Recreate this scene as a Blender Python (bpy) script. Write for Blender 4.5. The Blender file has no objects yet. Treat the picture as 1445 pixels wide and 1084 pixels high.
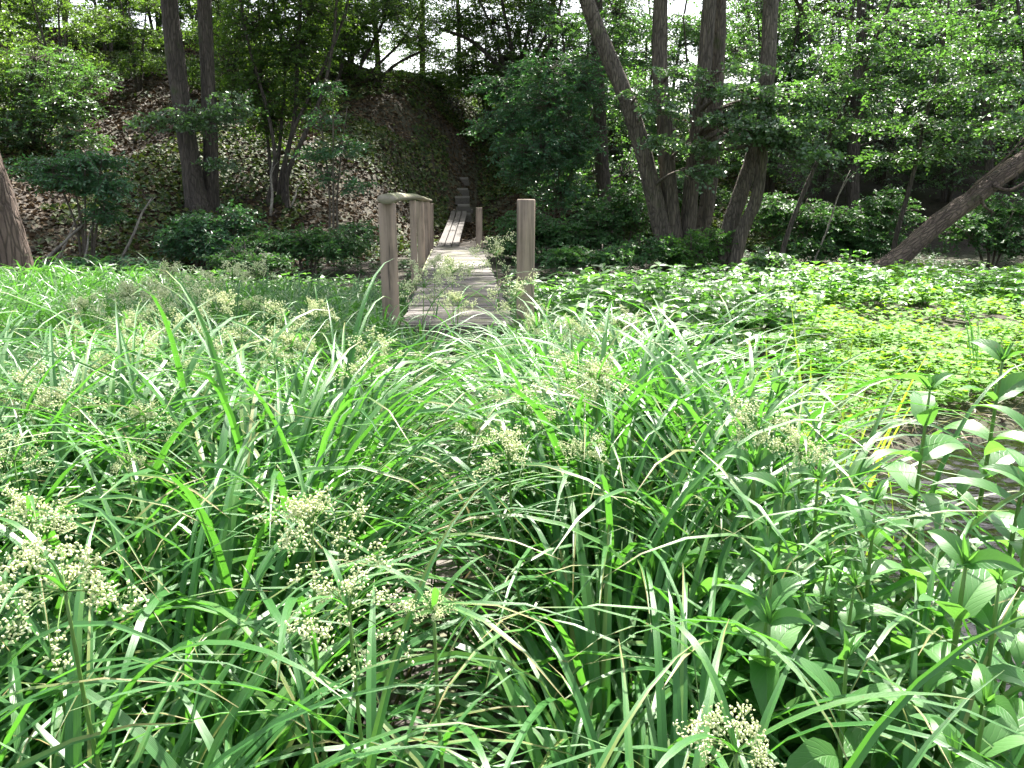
import bpy, math, random
import numpy as np
from mathutils import Vector
rng = np.random.default_rng(7)
random.seed(7)
sc = bpy.context.scene
COL = sc.collection
PI = math.pi

# ------------------------------------------------------------------ camera
F = 1250.0; PITCH = math.radians(12.27); CZ = 1.60
cp, sp = math.cos(PITCH), math.sin(PITCH)
cam = bpy.data.cameras.new('camera'); cam_o = bpy.data.objects.new('camera', cam); COL.objects.link(cam_o)
cam.sensor_width = 36; cam.lens = 36*F/1445; cam.clip_end = 3000; cam.clip_start = 0.05
cam_o.location = (0, 0, CZ); cam_o.rotation_euler = (PI/2-PITCH, 0, 0)
sc.camera = cam_o

def ray(u, v):
    a = (u-722.5)/F; b = (542-v)/F
    return np.array([a, cp+b*sp, -sp+b*cp])
def W(u, v, y):                     # a direction of view met at distance y ahead
    d = ray(u, v); return np.array([0, 0, CZ]) + d*(y/d[1])
def WZ(u, v, z):                    # met at height z
    d = ray(u, v); return np.array([0, 0, CZ]) + d*((z-CZ)/d[2])
def GX(u, y):
    return (u-722.5)/F*y/1.01

# ------------------------------------------------------------------ terrain
def sstep(a, b, x):
    t = np.clip((x-a)/(b-a), 0, 1); return t*t*(3-2*t)
def vnoise(x, y, seed=0):
    xi = np.floor(x).astype(int); yi = np.floor(y).astype(int); fx = x-xi; fy = y-yi
    def h(i, j):
        n = (i*374761393 + j*668265263 + seed*974634) & 0x7fffffff
        n = (n ^ (n >> 13))*1274126177 & 0x7fffffff
        return ((n ^ (n >> 16)) & 0xffff)/65535.0
    sx = fx*fx*(3-2*fx); sy = fy*fy*(3-2*fy)
    return (h(xi, yi)*(1-sx)+h(xi+1, yi)*sx)*(1-sy)+(h(xi, yi+1)*(1-sx)+h(xi+1, yi+1)*sx)*sy
CH = np.array([(16, 9.2), (8, 7.1), (5, 6.0), (3.5, 5.25), (2.45, 4.4), (2.0, 3.3), (2.1, 1.6), (2.6, -4)], float)
def chan_dist(x, y):
    best = np.full(np.shape(x), 1e9)
    for (ax, ay), (bx, by) in zip(CH[:-1], CH[1:]):
        dx, dy = bx-ax, by-ay
        t = np.clip(((x-ax)*dx+(y-ay)*dy)/(dx*dx+dy*dy), 0, 1)
        best = np.minimum(best, np.hypot(x-ax-t*dx, y-ay-t*dy))
    return best
def H(x, y):
    x = np.asarray(x, float); y = np.asarray(y, float)
    z = 0.16*(vnoise(x*.7, y*.7, 1)-.5) + 0.05*(vnoise(x*2.3, y*2.3, 2)-.5)
    ys = np.interp(x, [-40, -14, -8, -4, -1.2, 4, 12, 40], [13, 14.5, 16.5, 20.5, 28.2, 26.5, 23, 20])
    rz = np.interp(x, [-40, -20, -8.5, -5, -1.5, 4, 14, 40], [9.3, 8.6, 7.3, 6.0, 5.2, 5.0, 5.0, 4.5])
    slope = np.interp(x, [-20, -8, -1, 10], [.33, .345, .39, .30])
    q = y-ys
    ramp = slope*np.where(q > 2, q-1, np.where(q > -2, (q+2)**2/8*1.0, 0)*1.0)
    ramp = np.where(q > 2, slope*(q), slope*np.where(q > -2, (q+2)**2/8, 0))
    k = 0.9
    hcap = rz + 0.02*np.maximum(y-40, 0)
    m = np.clip(.5+.5*(hcap-ramp)/k, 0, 1)
    big = hcap*(1-m)+ramp*m-k*m*(1-m)
    z = z + big + np.where(y > 16, .045*np.clip(y-17, 0, 9), 0)*(np.exp(-((x+1.2)/3.5)**2)*.9)
    z = z + sstep(.5, 3, q)*(1-sstep(8, 12, y*0+big))*.5*(vnoise(x*.5, y*.5, 4)-.5)
    cd = chan_dist(x, y)
    z = z - .42*(1-sstep(.35, 1.05, cd))
    # the dry hollow beneath the bridge
    bx = x+.0606*y
    z = z - .30*np.exp(-((y-12.5)/3.0)**2)*np.exp(-(bx/2.2)**2)
    return z

# ------------------------------------------------------------------ mesh builder
class MB:
    def __init__(s):
        s.v = []; s.q = []; s.t = []; s.uvq = []; s.uvt = []; s.n = 0; s.mid = []
    def add(s, v, quads=None, tris=None, uvq=None, uvt=None, mid=None):
        v = np.asarray(v, np.float32).reshape(-1, 3)
        if quads is not None and len(quads):
            s.q.append(np.asarray(quads, np.int64).reshape(-1, 4)+s.n)
            s.uvq.append(np.zeros((len(s.q[-1])*4, 2), np.float32) if uvq is None else np.asarray(uvq, np.float32).reshape(-1, 2))
        if tris is not None and len(tris):
            s.t.append(np.asarray(tris, np.int64).reshape(-1, 3)+s.n)
            s.uvt.append(np.zeros((len(s.t[-1])*3, 2), np.float32) if uvt is None else np.asarray(uvt, np.float32).reshape(-1, 2))
        s.mid.append(np.zeros(len(v), bool) if mid is None else mid)
        s.v.append(v); s.n += len(v)
    def mesh(s, name, mat, smooth=True, uv=False):
        me = bpy.data.meshes.new(name)
        v = np.concatenate(s.v) if s.v else np.zeros((0, 3), np.float32)
        q = np.concatenate(s.q) if s.q else np.zeros((0, 4), np.int64)
        t = np.concatenate(s.t) if s.t else np.zeros((0, 3), np.int64)
        me.vertices.add(len(v)); me.vertices.foreach_set('co', v.ravel())
        nl = q.size+t.size
        me.loops.add(nl); me.loops.foreach_set('vertex_index', np.concatenate([q.ravel(), t.ravel()]).astype(np.int32))
        me.polygons.add(len(q)+len(t))
        st = np.concatenate([np.arange(len(q))*4, q.size+np.arange(len(t))*3]).astype(np.int32)
        me.polygons.foreach_set('loop_start', st)
        me.polygons.foreach_set('use_smooth', np.full(len(q)+len(t), smooth))
        if uv:
            l = me.uv_layers.new(name='UVMap')
            u = np.concatenate((s.uvq if s.uvq else [])+(s.uvt if s.uvt else [])).astype(np.float32)
            l.data.foreach_set('uv', u.ravel())
        me.update(calc_edges=True)
        mid = np.concatenate(s.mid)
        if smooth and mid.any():
            ev = np.zeros(len(me.edges)*2, np.int32); me.edges.foreach_get('vertices', ev); ev = ev.reshape(-1, 2)
            sh = mid[ev[:, 0]] & mid[ev[:, 1]]
            at = me.attributes.new('sharp_edge', 'BOOLEAN', 'EDGE'); at.data.foreach_set('value', sh)
        me.validate()
        me.materials.append(mat)
        return me
    def obj(s, name, mat, parent=None, smooth=True, uv=False):
        return link(name, s.mesh(name, mat, smooth, uv), parent)

def link(name, me, parent=None):
    o = bpy.data.objects.new(name, me); COL.objects.link(o)
    if parent: o.parent = parent
    return o
def tag(o, label=None, cat=None, group=None, kind=None):
    if label: o['label'] = label
    if cat: o['category'] = cat
    if group: o['group'] = group
    if kind: o['kind'] = kind
    return o
def empty(name, loc, label, cat, group=None, rz=0):
    o = bpy.data.objects.new(name, None); COL.objects.link(o); o.empty_display_size = .2
    o.location = loc; o.rotation_euler.z = rz
    return tag(o, label, cat, group)
def copy_tree(o, loc=None, rz=0, s=1, label=None, group=None, tilt=(0, 0)):
    c = o.copy(); COL.objects.link(c)
    for ch in o.children:
        d = ch.copy(); COL.objects.link(d); d.parent = c
        for g in ch.children:
            e = g.copy(); COL.objects.link(e); e.parent = d
    if loc is not None: c.location = loc
    c.rotation_euler = (tilt[0], tilt[1], rz); c.scale = (s, s, s)
    if label: c['label'] = label
    if group: c['group'] = group
    return c

def ribbons(mb, P, az, e0, bend, L, Wd, K, prof, fold=.25, roll=None, power=1.3, twist=None, wav=0):
    """leaf blades: bent strips with a keel. All arguments are arrays of N."""
    P = np.asarray(P, float); N = len(P)
    bc = lambda a: np.broadcast_to(np.asarray(a, float), (N,)).reshape(N, 1)
    az, e0, bend, L, Wd, fold, power = map(bc, (az, e0, bend, L, Wd, fold, power))
    roll = bc(0 if roll is None else roll); twist = bc(0 if twist is None else twist)
    t = np.linspace(0, 1, K+1)[None, :]
    tm = (t[:, 1:]+t[:, :-1])/2
    el = e0-bend*tm**power
    sa, ca = np.sin(az), np.cos(az)
    d = np.stack([np.cos(el)*sa, np.cos(el)*ca, np.sin(el)], -1)*(L/K)[:, :, None]
    C = np.concatenate([np.zeros((N, 1, 3)), np.cumsum(d, 1)], 1)+P[:, None, :]
    elv = e0-bend*t**power
    T = np.stack([np.cos(elv)*sa, np.cos(elv)*ca, np.sin(elv)], -1)
    S0 = np.stack([ca, -sa, 0*sa], -1)*np.ones_like(T)
    N0 = np.cross(S0, T)
    r = (roll+twist*t)[:, :, None]
    S = S0*np.cos(r)+N0*np.sin(r); Nn = -S0*np.sin(r)+N0*np.cos(r)
    w = (Wd/2)*prof(t)
    if wav: w = w*(1+wav*np.sin(t*37+az*9))
    up = (w*np.sin(fold))[:, :, None]*Nn; sd = (w*np.cos(fold))[:, :, None]*S
    V = np.stack([C-sd+up, C, C+sd+up], 2)            # N,K+1,3,3
    base = (np.arange(N)*(K+1)*3)[:, None]; k = np.arange(K)[None, :]*3
    b = base+k
    q1 = np.stack([b, b+1, b+4, b+3], -1); q2 = np.stack([b+1, b+2, b+5, b+4], -1)
    q = np.stack([q1, q2], 2).reshape(-1, 4)
    t0 = np.broadcast_to(t[:, :-1], (N, K)); t1 = np.broadcast_to(t[:, 1:], (N, K))
    def uvs(ua, ub):
        return np.stack([np.stack([ua+0*t0, t0], -1), np.stack([ub+0*t0, t0], -1), np.stack([ub+0*t0, t1], -1), np.stack([ua+0*t0, t1], -1)], 2)
    uv = np.stack([uvs(0., .5), uvs(.5, 1.)], 2).reshape(-1, 2)
    mid = np.tile(np.array([False, True, False]), N*(K+1))
    mb.add(V.reshape(-1, 3), q, uvq=uv, mid=mid)

def unit(a):
    return a/np.maximum(np.linalg.norm(a, axis=-1, keepdims=True), 1e-9)
def diamonds(mb, P, D, Nn, L, Wd, fold=.3):
    """small leaves of six points: base, two widest pairs, tip"""
    N = len(P); D = unit(D); S = unit(np.cross(D, Nn)); Nn = np.cross(S, D)
    L = np.broadcast_to(L, (N,))[:, None]; Wd = np.broadcast_to(Wd, (N,))[:, None]
    a = P; c = P+D*L-Nn*L*.12
    m = P+D*L*.45
    l = m-S*Wd*.5+Nn*Wd*fold*.5; r = m+S*Wd*.5+Nn*Wd*fold*.5
    V = np.stack([a, r, c, l], 1).reshape(-1, 3)
    b = (np.arange(N)*4)[:, None]
    tr = np.concatenate([np.concatenate([b, b+1, b+2], 1), np.concatenate([b, b+2, b+3], 1)], 0)
    mb.add(V, tris=tr)

def tube(mb, pts, rad, sides=8, cap=True, rough=0.0, res=1, squash=1):
    pts = np.asarray(pts, float); rad = np.asarray(rad, float)
    if res > 1:
        n = len(pts); tt = np.linspace(0, n-1, (n-1)*res+1)
        pp = np.empty((len(tt), 3))
        for i, t in enumerate(tt):
            k = min(int(t), n-2); f = t-k
            p0 = pts[max(k-1, 0)]; p1 = pts[k]; p2 = pts[k+1]; p3 = pts[min(k+2, n-1)]
            pp[i] = .5*((2*p1)+(-p0+p2)*f+(2*p0-5*p1+4*p2-p3)*f*f+(-p0+3*p1-3*p2+p3)*f**3)
        rad = np.interp(tt, np.arange(n), rad); pts = pp
    n = len(pts); T = unit(np.gradient(pts, axis=0))
    ref = np.array([0.21, 0.97, .1]) if abs(T[0][2]) > .6 else np.array([0, 0, 1.])
    A = unit(np.cross(T, ref)); B = np.cross(T, A)
    th = np.linspace(0, 2*PI, sides, endpoint=False)
    R = rad[:, None]*(1+rough*(rng.random((n, sides))-.5)) if rough else rad[:, None]*np.ones((1, sides))
    V = pts[:, None, :]+R[:, :, None]*(np.cos(th)[None, :, None]*A[:, None, :]+np.sin(th)[None, :, None]*B[:, None, :])
    if squash != 1: V[..., 2] = pts[:, None, 2]+(V[..., 2]-pts[:, None, 2])*squash
    i = np.arange(n-1)[:, None]*sides; j = np.arange(sides)[None, :]; j2 = (j+1) % sides
    q = np.stack([i+j, i+j2, i+sides+j2, i+sides+j], -1).reshape(-1, 4)
    V = V.reshape(-1, 3); tr = None
    if cap:
        V = np.vstack([V, pts[:1], pts[-1:]]); c0 = n*sides; jj = np.arange(sides); kk = (jj+1) % sides
        tr = np.concatenate([np.stack([kk, jj, jj*0+c0], -1), np.stack([(n-1)*sides+jj, (n-1)*sides+kk, jj*0+c0+1], -1)])
    mb.add(V, q, tr)

def twigs(mb, P0, P1, P2, r0, r1, K=4, sides=4):
    """many curved thin stems at once"""
    N = len(P0)
    if N == 0: return
    t = np.linspace(0, 1, K+1)[None, :, None]
    C = P0[:, None]*(1-t)**2+2*P1[:, None]*t*(1-t)+P2[:, None]*t*t
    T = unit(2*(1-t)*(P1-P0)[:, None]+2*t*(P2-P1)[:, None])
    ref = np.where(np.abs(T[..., 2:3]) > .8, np.array([1., 0, 0]), np.array([0, 0, 1.]))
    A = unit(np.cross(T, ref)); B = np.cross(T, A)
    r0 = np.broadcast_to(r0, (N,))[:, None, None]; r1 = np.broadcast_to(r1, (N,))[:, None, None]
    R = r0*(1-t)+r1*t
    th = np.linspace(0, 2*PI, sides, endpoint=False)
    V = C[:, :, None]+R[:, :, None]*(np.cos(th)[None, None, :, None]*A[:, :, None]+np.sin(th)[None, None, :, None]*B[:, :, None])
    b = (np.arange(N)*(K+1)*sides)[:, None, None]; k = (np.arange(K)*sides)[None, :, None]; j = np.arange(sides)[None, None, :]; j2 = (j+1) % sides
    q = np.stack([b+k+j, b+k+j2, b+k+sides+j2, b+k+sides+j], -1).reshape(-1, 4)
    mb.add(V.reshape(-1, 3), q)

def box(mb, c, s, rz=0, jit=0):
    c = np.asarray(c, float); s = np.asarray(s, float)/2
    v = np.array([[x, y, z] for z in (-1, 1) for y in (-1, 1) for x in (-1, 1)], float)*s
    if jit: v = v+(rng.random(v.shape)-.5)*jit
    ca, sa = math.cos(rz), math.sin(rz)
    v = np.stack([v[:, 0]*ca-v[:, 1]*sa, v[:, 0]*sa+v[:, 1]*ca, v[:, 2]], -1)+c
    mb.add(v, [[0, 2, 3, 1], [4, 5, 7, 6], [0, 1, 5, 4], [2, 6, 7, 3], [0, 4, 6, 2], [1, 3, 7, 5]])

# ------------------------------------------------------------------ materials
def nodes(name):
    m = bpy.data.materials.new(name); m.use_nodes = True
    nt = m.node_tree; nt.nodes.clear()
    out = nt.nodes.new('ShaderNodeOutputMaterial')
    def N(t, **kw):
        n = nt.nodes.new('ShaderNode'+t)
        for k, v in kw.items():
            if k in n.inputs.keys(): n.inputs[k].default_value = v
            else: setattr(n, k, v)
        return n
    return m, nt, N, out
def ramp(N, stops):
    r = N('ValToRGB'); e = r.color_ramp.elements
    while len(e) < len(stops): e.new(.5)
    for i, (p, c) in enumerate(stops): e[i].position = p; e[i].color = (*c, 1)
    return r
def leafmat(name, stops, trans, tw=.35, rough=.38, spec=.5, stripes=0, veins=False, tip=None):
    """stops: colours from plant to plant; trans: colour of light let through"""
    m, nt, N, out = nodes(name); L = nt.links.new
    g = N('NewGeometry'); r = ramp(N, stops); L(g.outputs['Random Per Island'], r.inputs[0])
    col = r.outputs[0]
    if stripes or veins or tip:
        uv = N('UVMap'); sep = N('SeparateXYZ'); L(uv.outputs[0], sep.inputs[0])
    b = N('BsdfPrincipled', Roughness=rough); b.inputs['Specular IOR Level'].default_value = spec
    if stripes:
        mm = N('Math', operation='MULTIPLY'); L(sep.outputs[0], mm.inputs[0]); mm.inputs[1].default_value = 31
        mt = N('Math', operation='SINE'); mm2 = N('Math', operation='MULTIPLY'); mm2.inputs[1].default_value = 2.0
        L(mm.outputs[0], mm2.inputs[0]); L(mm2.outputs[0], mt.inputs[0])
        mr = N('MapRange'); mr.inputs[1].default_value = -1; mr.inputs[2].default_value = 1; mr.inputs[3].default_value = 1-stripes; mr.inputs[4].default_value = 1+stripes
        L(mt.outputs[0], mr.inputs[0])
        mx = N('Mix', data_type='RGBA', blend_type='MULTIPLY'); mx.inputs[0].default_value = 1
        L(col, mx.inputs[6]); L(mr.outputs[0], mx.inputs[7]); col = mx.outputs[2]
        bp = N('Bump'); bp.inputs['Strength'].default_value = .25; bp.inputs['Distance'].default_value = .002
        L(mt.outputs[0], bp.inputs['Height']); L(bp.outputs[0], b.inputs['Normal'])
    if stripes:
        tc = N('TexCoord'); nz = N('TexNoise', Scale=7.0, Detail=5, Roughness=.7); L(tc.outputs['Object'], nz.inputs[0])
        br_ = N('MapRange'); L(nz.outputs[0], br_.inputs[0]); br_.inputs[1].default_value = .58; br_.inputs[2].default_value = .75; br_.inputs[4].default_value = .55
        mb_ = N('Mix', data_type='RGBA'); L(br_.outputs[0], mb_.inputs[0]); L(col, mb_.inputs[6]); mb_.inputs[7].default_value = (.10, .15, .03, 1); col = mb_.outputs[2]
    if veins:
        a = N('Math', operation='SUBTRACT'); L(sep.outputs[0], a.inputs[0]); a.inputs[1].default_value = .5
        ab = N('Math', operation='ABSOLUTE'); L(a.outputs[0], ab.inputs[0])
        x = N('Math', operation='MULTIPLY_ADD'); L(ab.outputs[0], x.inputs[0]); x.inputs[1].default_value = -.55; L(sep.outputs[1], x.inputs[2])
        x2 = N('Math', operation='MULTIPLY'); L(x.outputs[0], x2.inputs[0]); x2.inputs[1].default_value = 62
        s = N('Math', operation='SINE'); L(x2.outputs[0], s.inputs[0])
        pw = N('MapRange'); L(s.outputs[0], pw.inputs[0]); pw.inputs[1].default_value = .75; pw.inputs[2].default_value = 1
        md = N('MapRange'); L(ab.outputs[0], md.inputs[0]); md.inputs[1].default_value = .035; md.inputs[2].default_value = .015
        mxx = N('Math', operation='MAXIMUM'); L(pw.outputs[0], mxx.inputs[0]); L(md.outputs[0], mxx.inputs[1])
        mu = N('Math', operation='MULTIPLY'); L(mxx.outputs[0], mu.inputs[0]); mu.inputs[1].default_value = .45
        mx = N('Mix', data_type='RGBA', blend_type='MIX'); L(mu.outputs[0], mx.inputs[0]); L(col, mx.inputs[6]); mx.inputs[7].default_value = (.11, .22, .07, 1); col = mx.outputs[2]
        bp = N('Bump'); bp.inputs['Strength'].default_value = .28; bp.inputs['Distance'].default_value = .003; bp.invert = True
        L(mxx.outputs[0], bp.inputs['Height']); L(bp.outputs[0], b.inputs['Normal'])
    if stripes or veins:
        tc2 = N('TexCoord'); ns_ = N('TexNoise', Scale=55.0, Detail=3, Roughness=.6); L(tc2.outputs['Object'], ns_.inputs[0])
        sr_ = N('MapRange'); L(ns_.outputs[0], sr_.inputs[0]); sr_.inputs[1].default_value = .69; sr_.inputs[2].default_value = .74; sr_.inputs[4].default_value = .75
        ms_ = N('Mix', data_type='RGBA'); L(sr_.outputs[0], ms_.inputs[0]); L(col, ms_.inputs[6]); ms_.inputs[7].default_value = (.13, .085, .03, 1); col = ms_.outputs[2]
    if tip:
        ad = N('Math', operation='MULTIPLY_ADD'); L(g.outputs['Random Per Island'], ad.inputs[0]); ad.inputs[1].default_value = .22; L(sep.outputs[1], ad.inputs[2])
        mr = N('MapRange'); L(ad.outputs[0], mr.inputs[0]); mr.inputs[1].default_value = 1.03; mr.inputs[2].default_value = 1.14; mr.inputs[4].default_value = .85
        mx = N('Mix', data_type='RGBA'); L(mr.outputs[0], mx.inputs[0]); L(col, mx.inputs[6]); mx.inputs[7].default_value = (*tip, 1); col = mx.outputs[2]
    L(col, b.inputs['Base Color'])
    tr = N('BsdfTranslucent'); hs = N('HueSaturation'); hs.inputs['Color'].default_value = (*trans, 1)
    mv = N('MapRange'); L(g.outputs['Random Per Island'], mv.inputs[0]); mv.inputs[3].default_value = .7; mv.inputs[4].default_value = 1.25
    L(mv.outputs[0], hs.inputs['Value']); L(hs.outputs[0], tr.inputs[0])
    mix = N('MixShader'); mix.inputs[0].default_value = tw
    L(b.outputs[0], mix.inputs[1]); L(tr.outputs[0], mix.inputs[2]); L(mix.outputs[0], out.inputs[0])
    return m
def barkmat(name, c0, c1, moss=0, scale=9, rough=.9, bump=.9, rot=None):
    m, nt, N, out = nodes(name); L = nt.links.new
    tc = N('TexCoord'); mp = N('Mapping'); mp.inputs['Scale'].default_value = (1, 1, .16); L(tc.outputs['Object'], mp.inputs[0])
    if rot: mp.vector_type = 'TEXTURE'; mp.inputs['Scale'].default_value = (1, 1, 6); mp.inputs['Rotation'].default_value = rot
    n1 = N('TexNoise', Scale=scale, Detail=8, Roughness=.65); L(mp.outputs[0], n1.inputs[0])
    v = N('TexVoronoi', Scale=scale*2.4, feature='DISTANCE_TO_EDGE'); L(mp.outputs[0], v.inputs[0])
    r = ramp(N, [(.3, c0), (.7, c1)]); L(n1.outputs[0], r.inputs[0])
    rv = N('MapRange'); L(v.outputs[0], rv.inputs[0]); rv.inputs[2].default_value = .16; rv.inputs[3].default_value = .55
    mx = N('Mix', data_type='RGBA', blend_type='MULTIPLY'); mx.inputs[0].default_value = 1; L(r.outputs[0], mx.inputs[6]); L(rv.outputs[0], mx.inputs[7])
    col = mx.outputs[2]
    if moss:
        n2 = N('TexNoise', Scale=2.2, Detail=5); L(tc.outputs['Object'], n2.inputs[0])
        mr = N('MapRange'); L(n2.outputs[0], mr.inputs[0]); mr.inputs[1].default_value = .66-.2*moss; mr.inputs[2].default_value = .78-.2*moss; mr.inputs[4].default_value = .75
        m2 = N('Mix', data_type='RGBA'); L(mr.outputs[0], m2.inputs[0]); L(col, m2.inputs[6]); m2.inputs[7].default_value = (.06, .085, .025, 1); col = m2.outputs[2]
    b = N('BsdfPrincipled', Roughness=rough); L(col, b.inputs['Base Color'])
    bp = N('Bump'); bp.inputs['Strength'].default_value = bump; bp.inputs['Distance'].default_value = .06
    ad = N('Math', operation='ADD'); L(n1.outputs[0], ad.inputs[0]); L(rv.outputs[0], ad.inputs[1]); L(ad.outputs[0], bp.inputs['Height'])
    L(bp.outputs[0], b.inputs['Normal']); L(b.outputs[0], out.inputs[0])
    return m
def woodmat(name, c0, c1, axis, moss=0, grain=30):
    """weathered timber with grain along an axis (0 x, 1 y, 2 z)"""
    m, nt, N, out = nodes(name); L = nt.links.new
    tc = N('TexCoord'); mp = N('Mapping'); s = [1, 1, 1]; s[axis] = .06; mp.inputs['Scale'].default_value = s; L(tc.outputs['Object'], mp.inputs[0])
    n1 = N('TexNoise', Scale=grain, Detail=6, Roughness=.7); L(mp.outputs[0], n1.inputs[0])
    n3 = N('TexNoise', Scale=3.0, Detail=4); L(tc.outputs['Object'], n3.inputs[0])
    g = N('NewGeometry')
    mm = N('Math', operation='MULTIPLY_ADD'); L(g.outputs['Random Per Island'], mm.inputs[0]); mm.inputs[1].default_value = .35; L(n1.outputs[0], mm.inputs[2])
    m3 = N('Math', operation='MULTIPLY_ADD'); L(n3.outputs[0], m3.inputs[0]); m3.inputs[1].default_value = .5; L(mm.outputs[0], m3.inputs[2])
    r = ramp(N, [(.62, c0), (1.14, c1)]); L(m3.outputs[0], r.inputs[0]); col = r.outputs[0]
    if moss:
        n2 = N('TexNoise', Scale=4, Detail=5); L(tc.outputs['Object'], n2.inputs[0])
        sp_ = N('SeparateXYZ'); L(g.outputs['Normal'], sp_.inputs[0])
        a = N('Math', operation='MULTIPLY_ADD'); L(sp_.outputs[2], a.inputs[0]); a.inputs[1].default_value = .22; L(n2.outputs[0], a.inputs[2])
        mr = N('MapRange'); L(a.outputs[0], mr.inputs[0]); mr.inputs[1].default_value = .72-.25*moss; mr.inputs[2].default_value = .9-.25*moss; mr.inputs[4].default_value = .8
        m2 = N('Mix', data_type='RGBA'); L(mr.outputs[0], m2.inputs[0]); L(col, m2.inputs[6]); m2.inputs[7].default_value = (.13, .15, .05, 1); col = m2.outputs[2]
    mk = N('Mapping'); sk_ = [9, 9, 9]; sk_[axis] = .5; mk.inputs['Scale'].default_value = sk_; L(tc.outputs['Object'], mk.inputs[0])
    nk = N('TexNoise', Scale=4.0, Detail=3); L(mk.outputs[0], nk.inputs[0])
    rk = N('MapRange'); L(nk.outputs[0], rk.inputs[0]); rk.inputs[1].default_value = .63; rk.inputs[2].default_value = .68; rk.inputs[4].default_value = .7
    kx = N('Mix', data_type='RGBA'); L(rk.outputs[0], kx.inputs[0]); L(col, kx.inputs[6]); kx.inputs[7].default_value = (.02, .016, .012, 1); col = kx.outputs[2]
    b = N('BsdfPrincipled', Roughness=.75); L(col, b.inputs['Base Color'])
    bp = N('Bump'); bp.inputs['Strength'].default_value = .5; bp.inputs['Distance'].default_value = .01; L(n1.outputs[0], bp.inputs['Height'])
    L(bp.outputs[0], b.inputs['Normal']); L(b.outputs[0], out.inputs[0])
    return m

M_sedge = leafmat('sedge_blade', [(0, (.032, .115, .026)), (.5, (.052, .158, .038)), (.92, (.085, .195, .046)), (1, (.18, .19, .06))], (.115, .37, .032), .31, .36, .45, stripes=.10, tip=(.30, .22, .10))
M_sedge_far = leafmat('sedge_blade_plain', [(0, (.040, .120, .032)), (.6, (.064, .165, .046)), (1, (.12, .19, .05))], (.125, .37, .038), .31, .37, .42)
M_yellow = leafmat('yellow_reed_blade', [(0, (.12, .22, .02)), (1, (.20, .28, .03))], (.40, .62, .04), .5, .4, .4, stripes=.12, tip=(.34, .32, .12))
M_stem = leafmat('green_stem', [(0, (.09, .19, .04)), (1, (.13, .22, .05))], (.2, .38, .06), .15, .45, .4)
M_spike = leafmat('pale_spikelet', [(0, (.56, .65, .33)), (.6, (.74, .78, .46)), (1, (.78, .77, .50))], (.50, .50, .25), .25, .6, .3)
M_willow = leafmat('willowherb_leaf', [(0, (.050, .150, .038)), (1, (.082, .200, .052))], (.16, .42, .05), .34, .44, .4, veins=True)
M_herb = leafmat('meadow_herb_leaf', [(0, (.045, .125, .030)), (.6, (.070, .170, .038)), (1, (.10, .20, .045))], (.17, .44, .045), .38, .40, .4)
M_lime = leafmat('creeping_weed_leaf', [(0, (.09, .22, .03)), (1, (.14, .29, .038))], (.30, .58, .035), .4, .6, .2)
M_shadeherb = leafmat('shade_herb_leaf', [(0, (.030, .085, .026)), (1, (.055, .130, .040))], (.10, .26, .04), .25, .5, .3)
M_alder = leafmat('alder_leaf', [(0, (.055, .110, .048)), (1, (.095, .160, .072))], (.17, .38, .06), .32, .36, 1.0)
M_elder = leafmat('elder_leaf', [(0, (.034, .095, .045)), (1, (.055, .135, .060))], (.10, .30, .05), .28, .38, .5)
M_beech = leafmat('hornbeam_leaf', [(0, (.042, .100, .040)), (1, (.075, .148, .056))], (.14, .34, .04), .34, .36, 1.0)
M_ridge = leafmat('ridge_leaf', [(0, (.036, .082, .020)), (1, (.065, .125, .028))], (.18, .34, .03), .38, .42, .4)
M_litter = leafmat('fallen_leaf', [(0, (.020, .013, .006)), (.45, (.044, .028, .013)), (.8, (.075, .046, .022)), (1, (.15, .11, .06))], (.10, .06, .03), .08, .65, .2)
M_ivy = leafmat('ivy_leaf', [(0, (.022, .050, .012)), (.6, (.050, .080, .018)), (1, (.12, .12, .03))], (.10, .16, .02), .2, .6, .25)
M_bark = barkmat('alder_bark', (.055, .045, .034), (.20, .165, .125), .15)
M_barkd = barkmat('dark_bark', (.045, .036, .028), (.13, .105, .085), .3)
M_barkr = barkmat('reddish_bark', (.075, .050, .038), (.22, .155, .12), .1, 6)
M_fallen = barkmat('fallen_bark', (.065, .044, .034), (.20, .145, .11), .1, 8, rot=(0, .913, 0))
M_twig = barkmat('twig_bark', (.06, .05, .035), (.15, .12, .09), 0, 20, .8, .2)
M_deck = woodmat('weathered_plank', (.036, .030, .026), (.115, .098, .087), 0, 0.05)
M_post = woodmat('weathered_post', (.05, .036, .025), (.31, .23, .17), 2, .12, 16)
M_rail = woodmat('mossy_rail', (.13, .11, .08), (.28, .24, .18), 1, .8, 18)
M_path = woodmat('dark_wet_plank', (.045, .036, .030), (.12, .10, .085), 1, .1)
M_path2 = woodmat('worn_grey_plank', (.022, .018, .015), (.062, .052, .044), 1, 0)
M_step = woodmat('pale_step_board', (.05, .042, .034), (.24, .21, .18), 0, 0)

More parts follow.
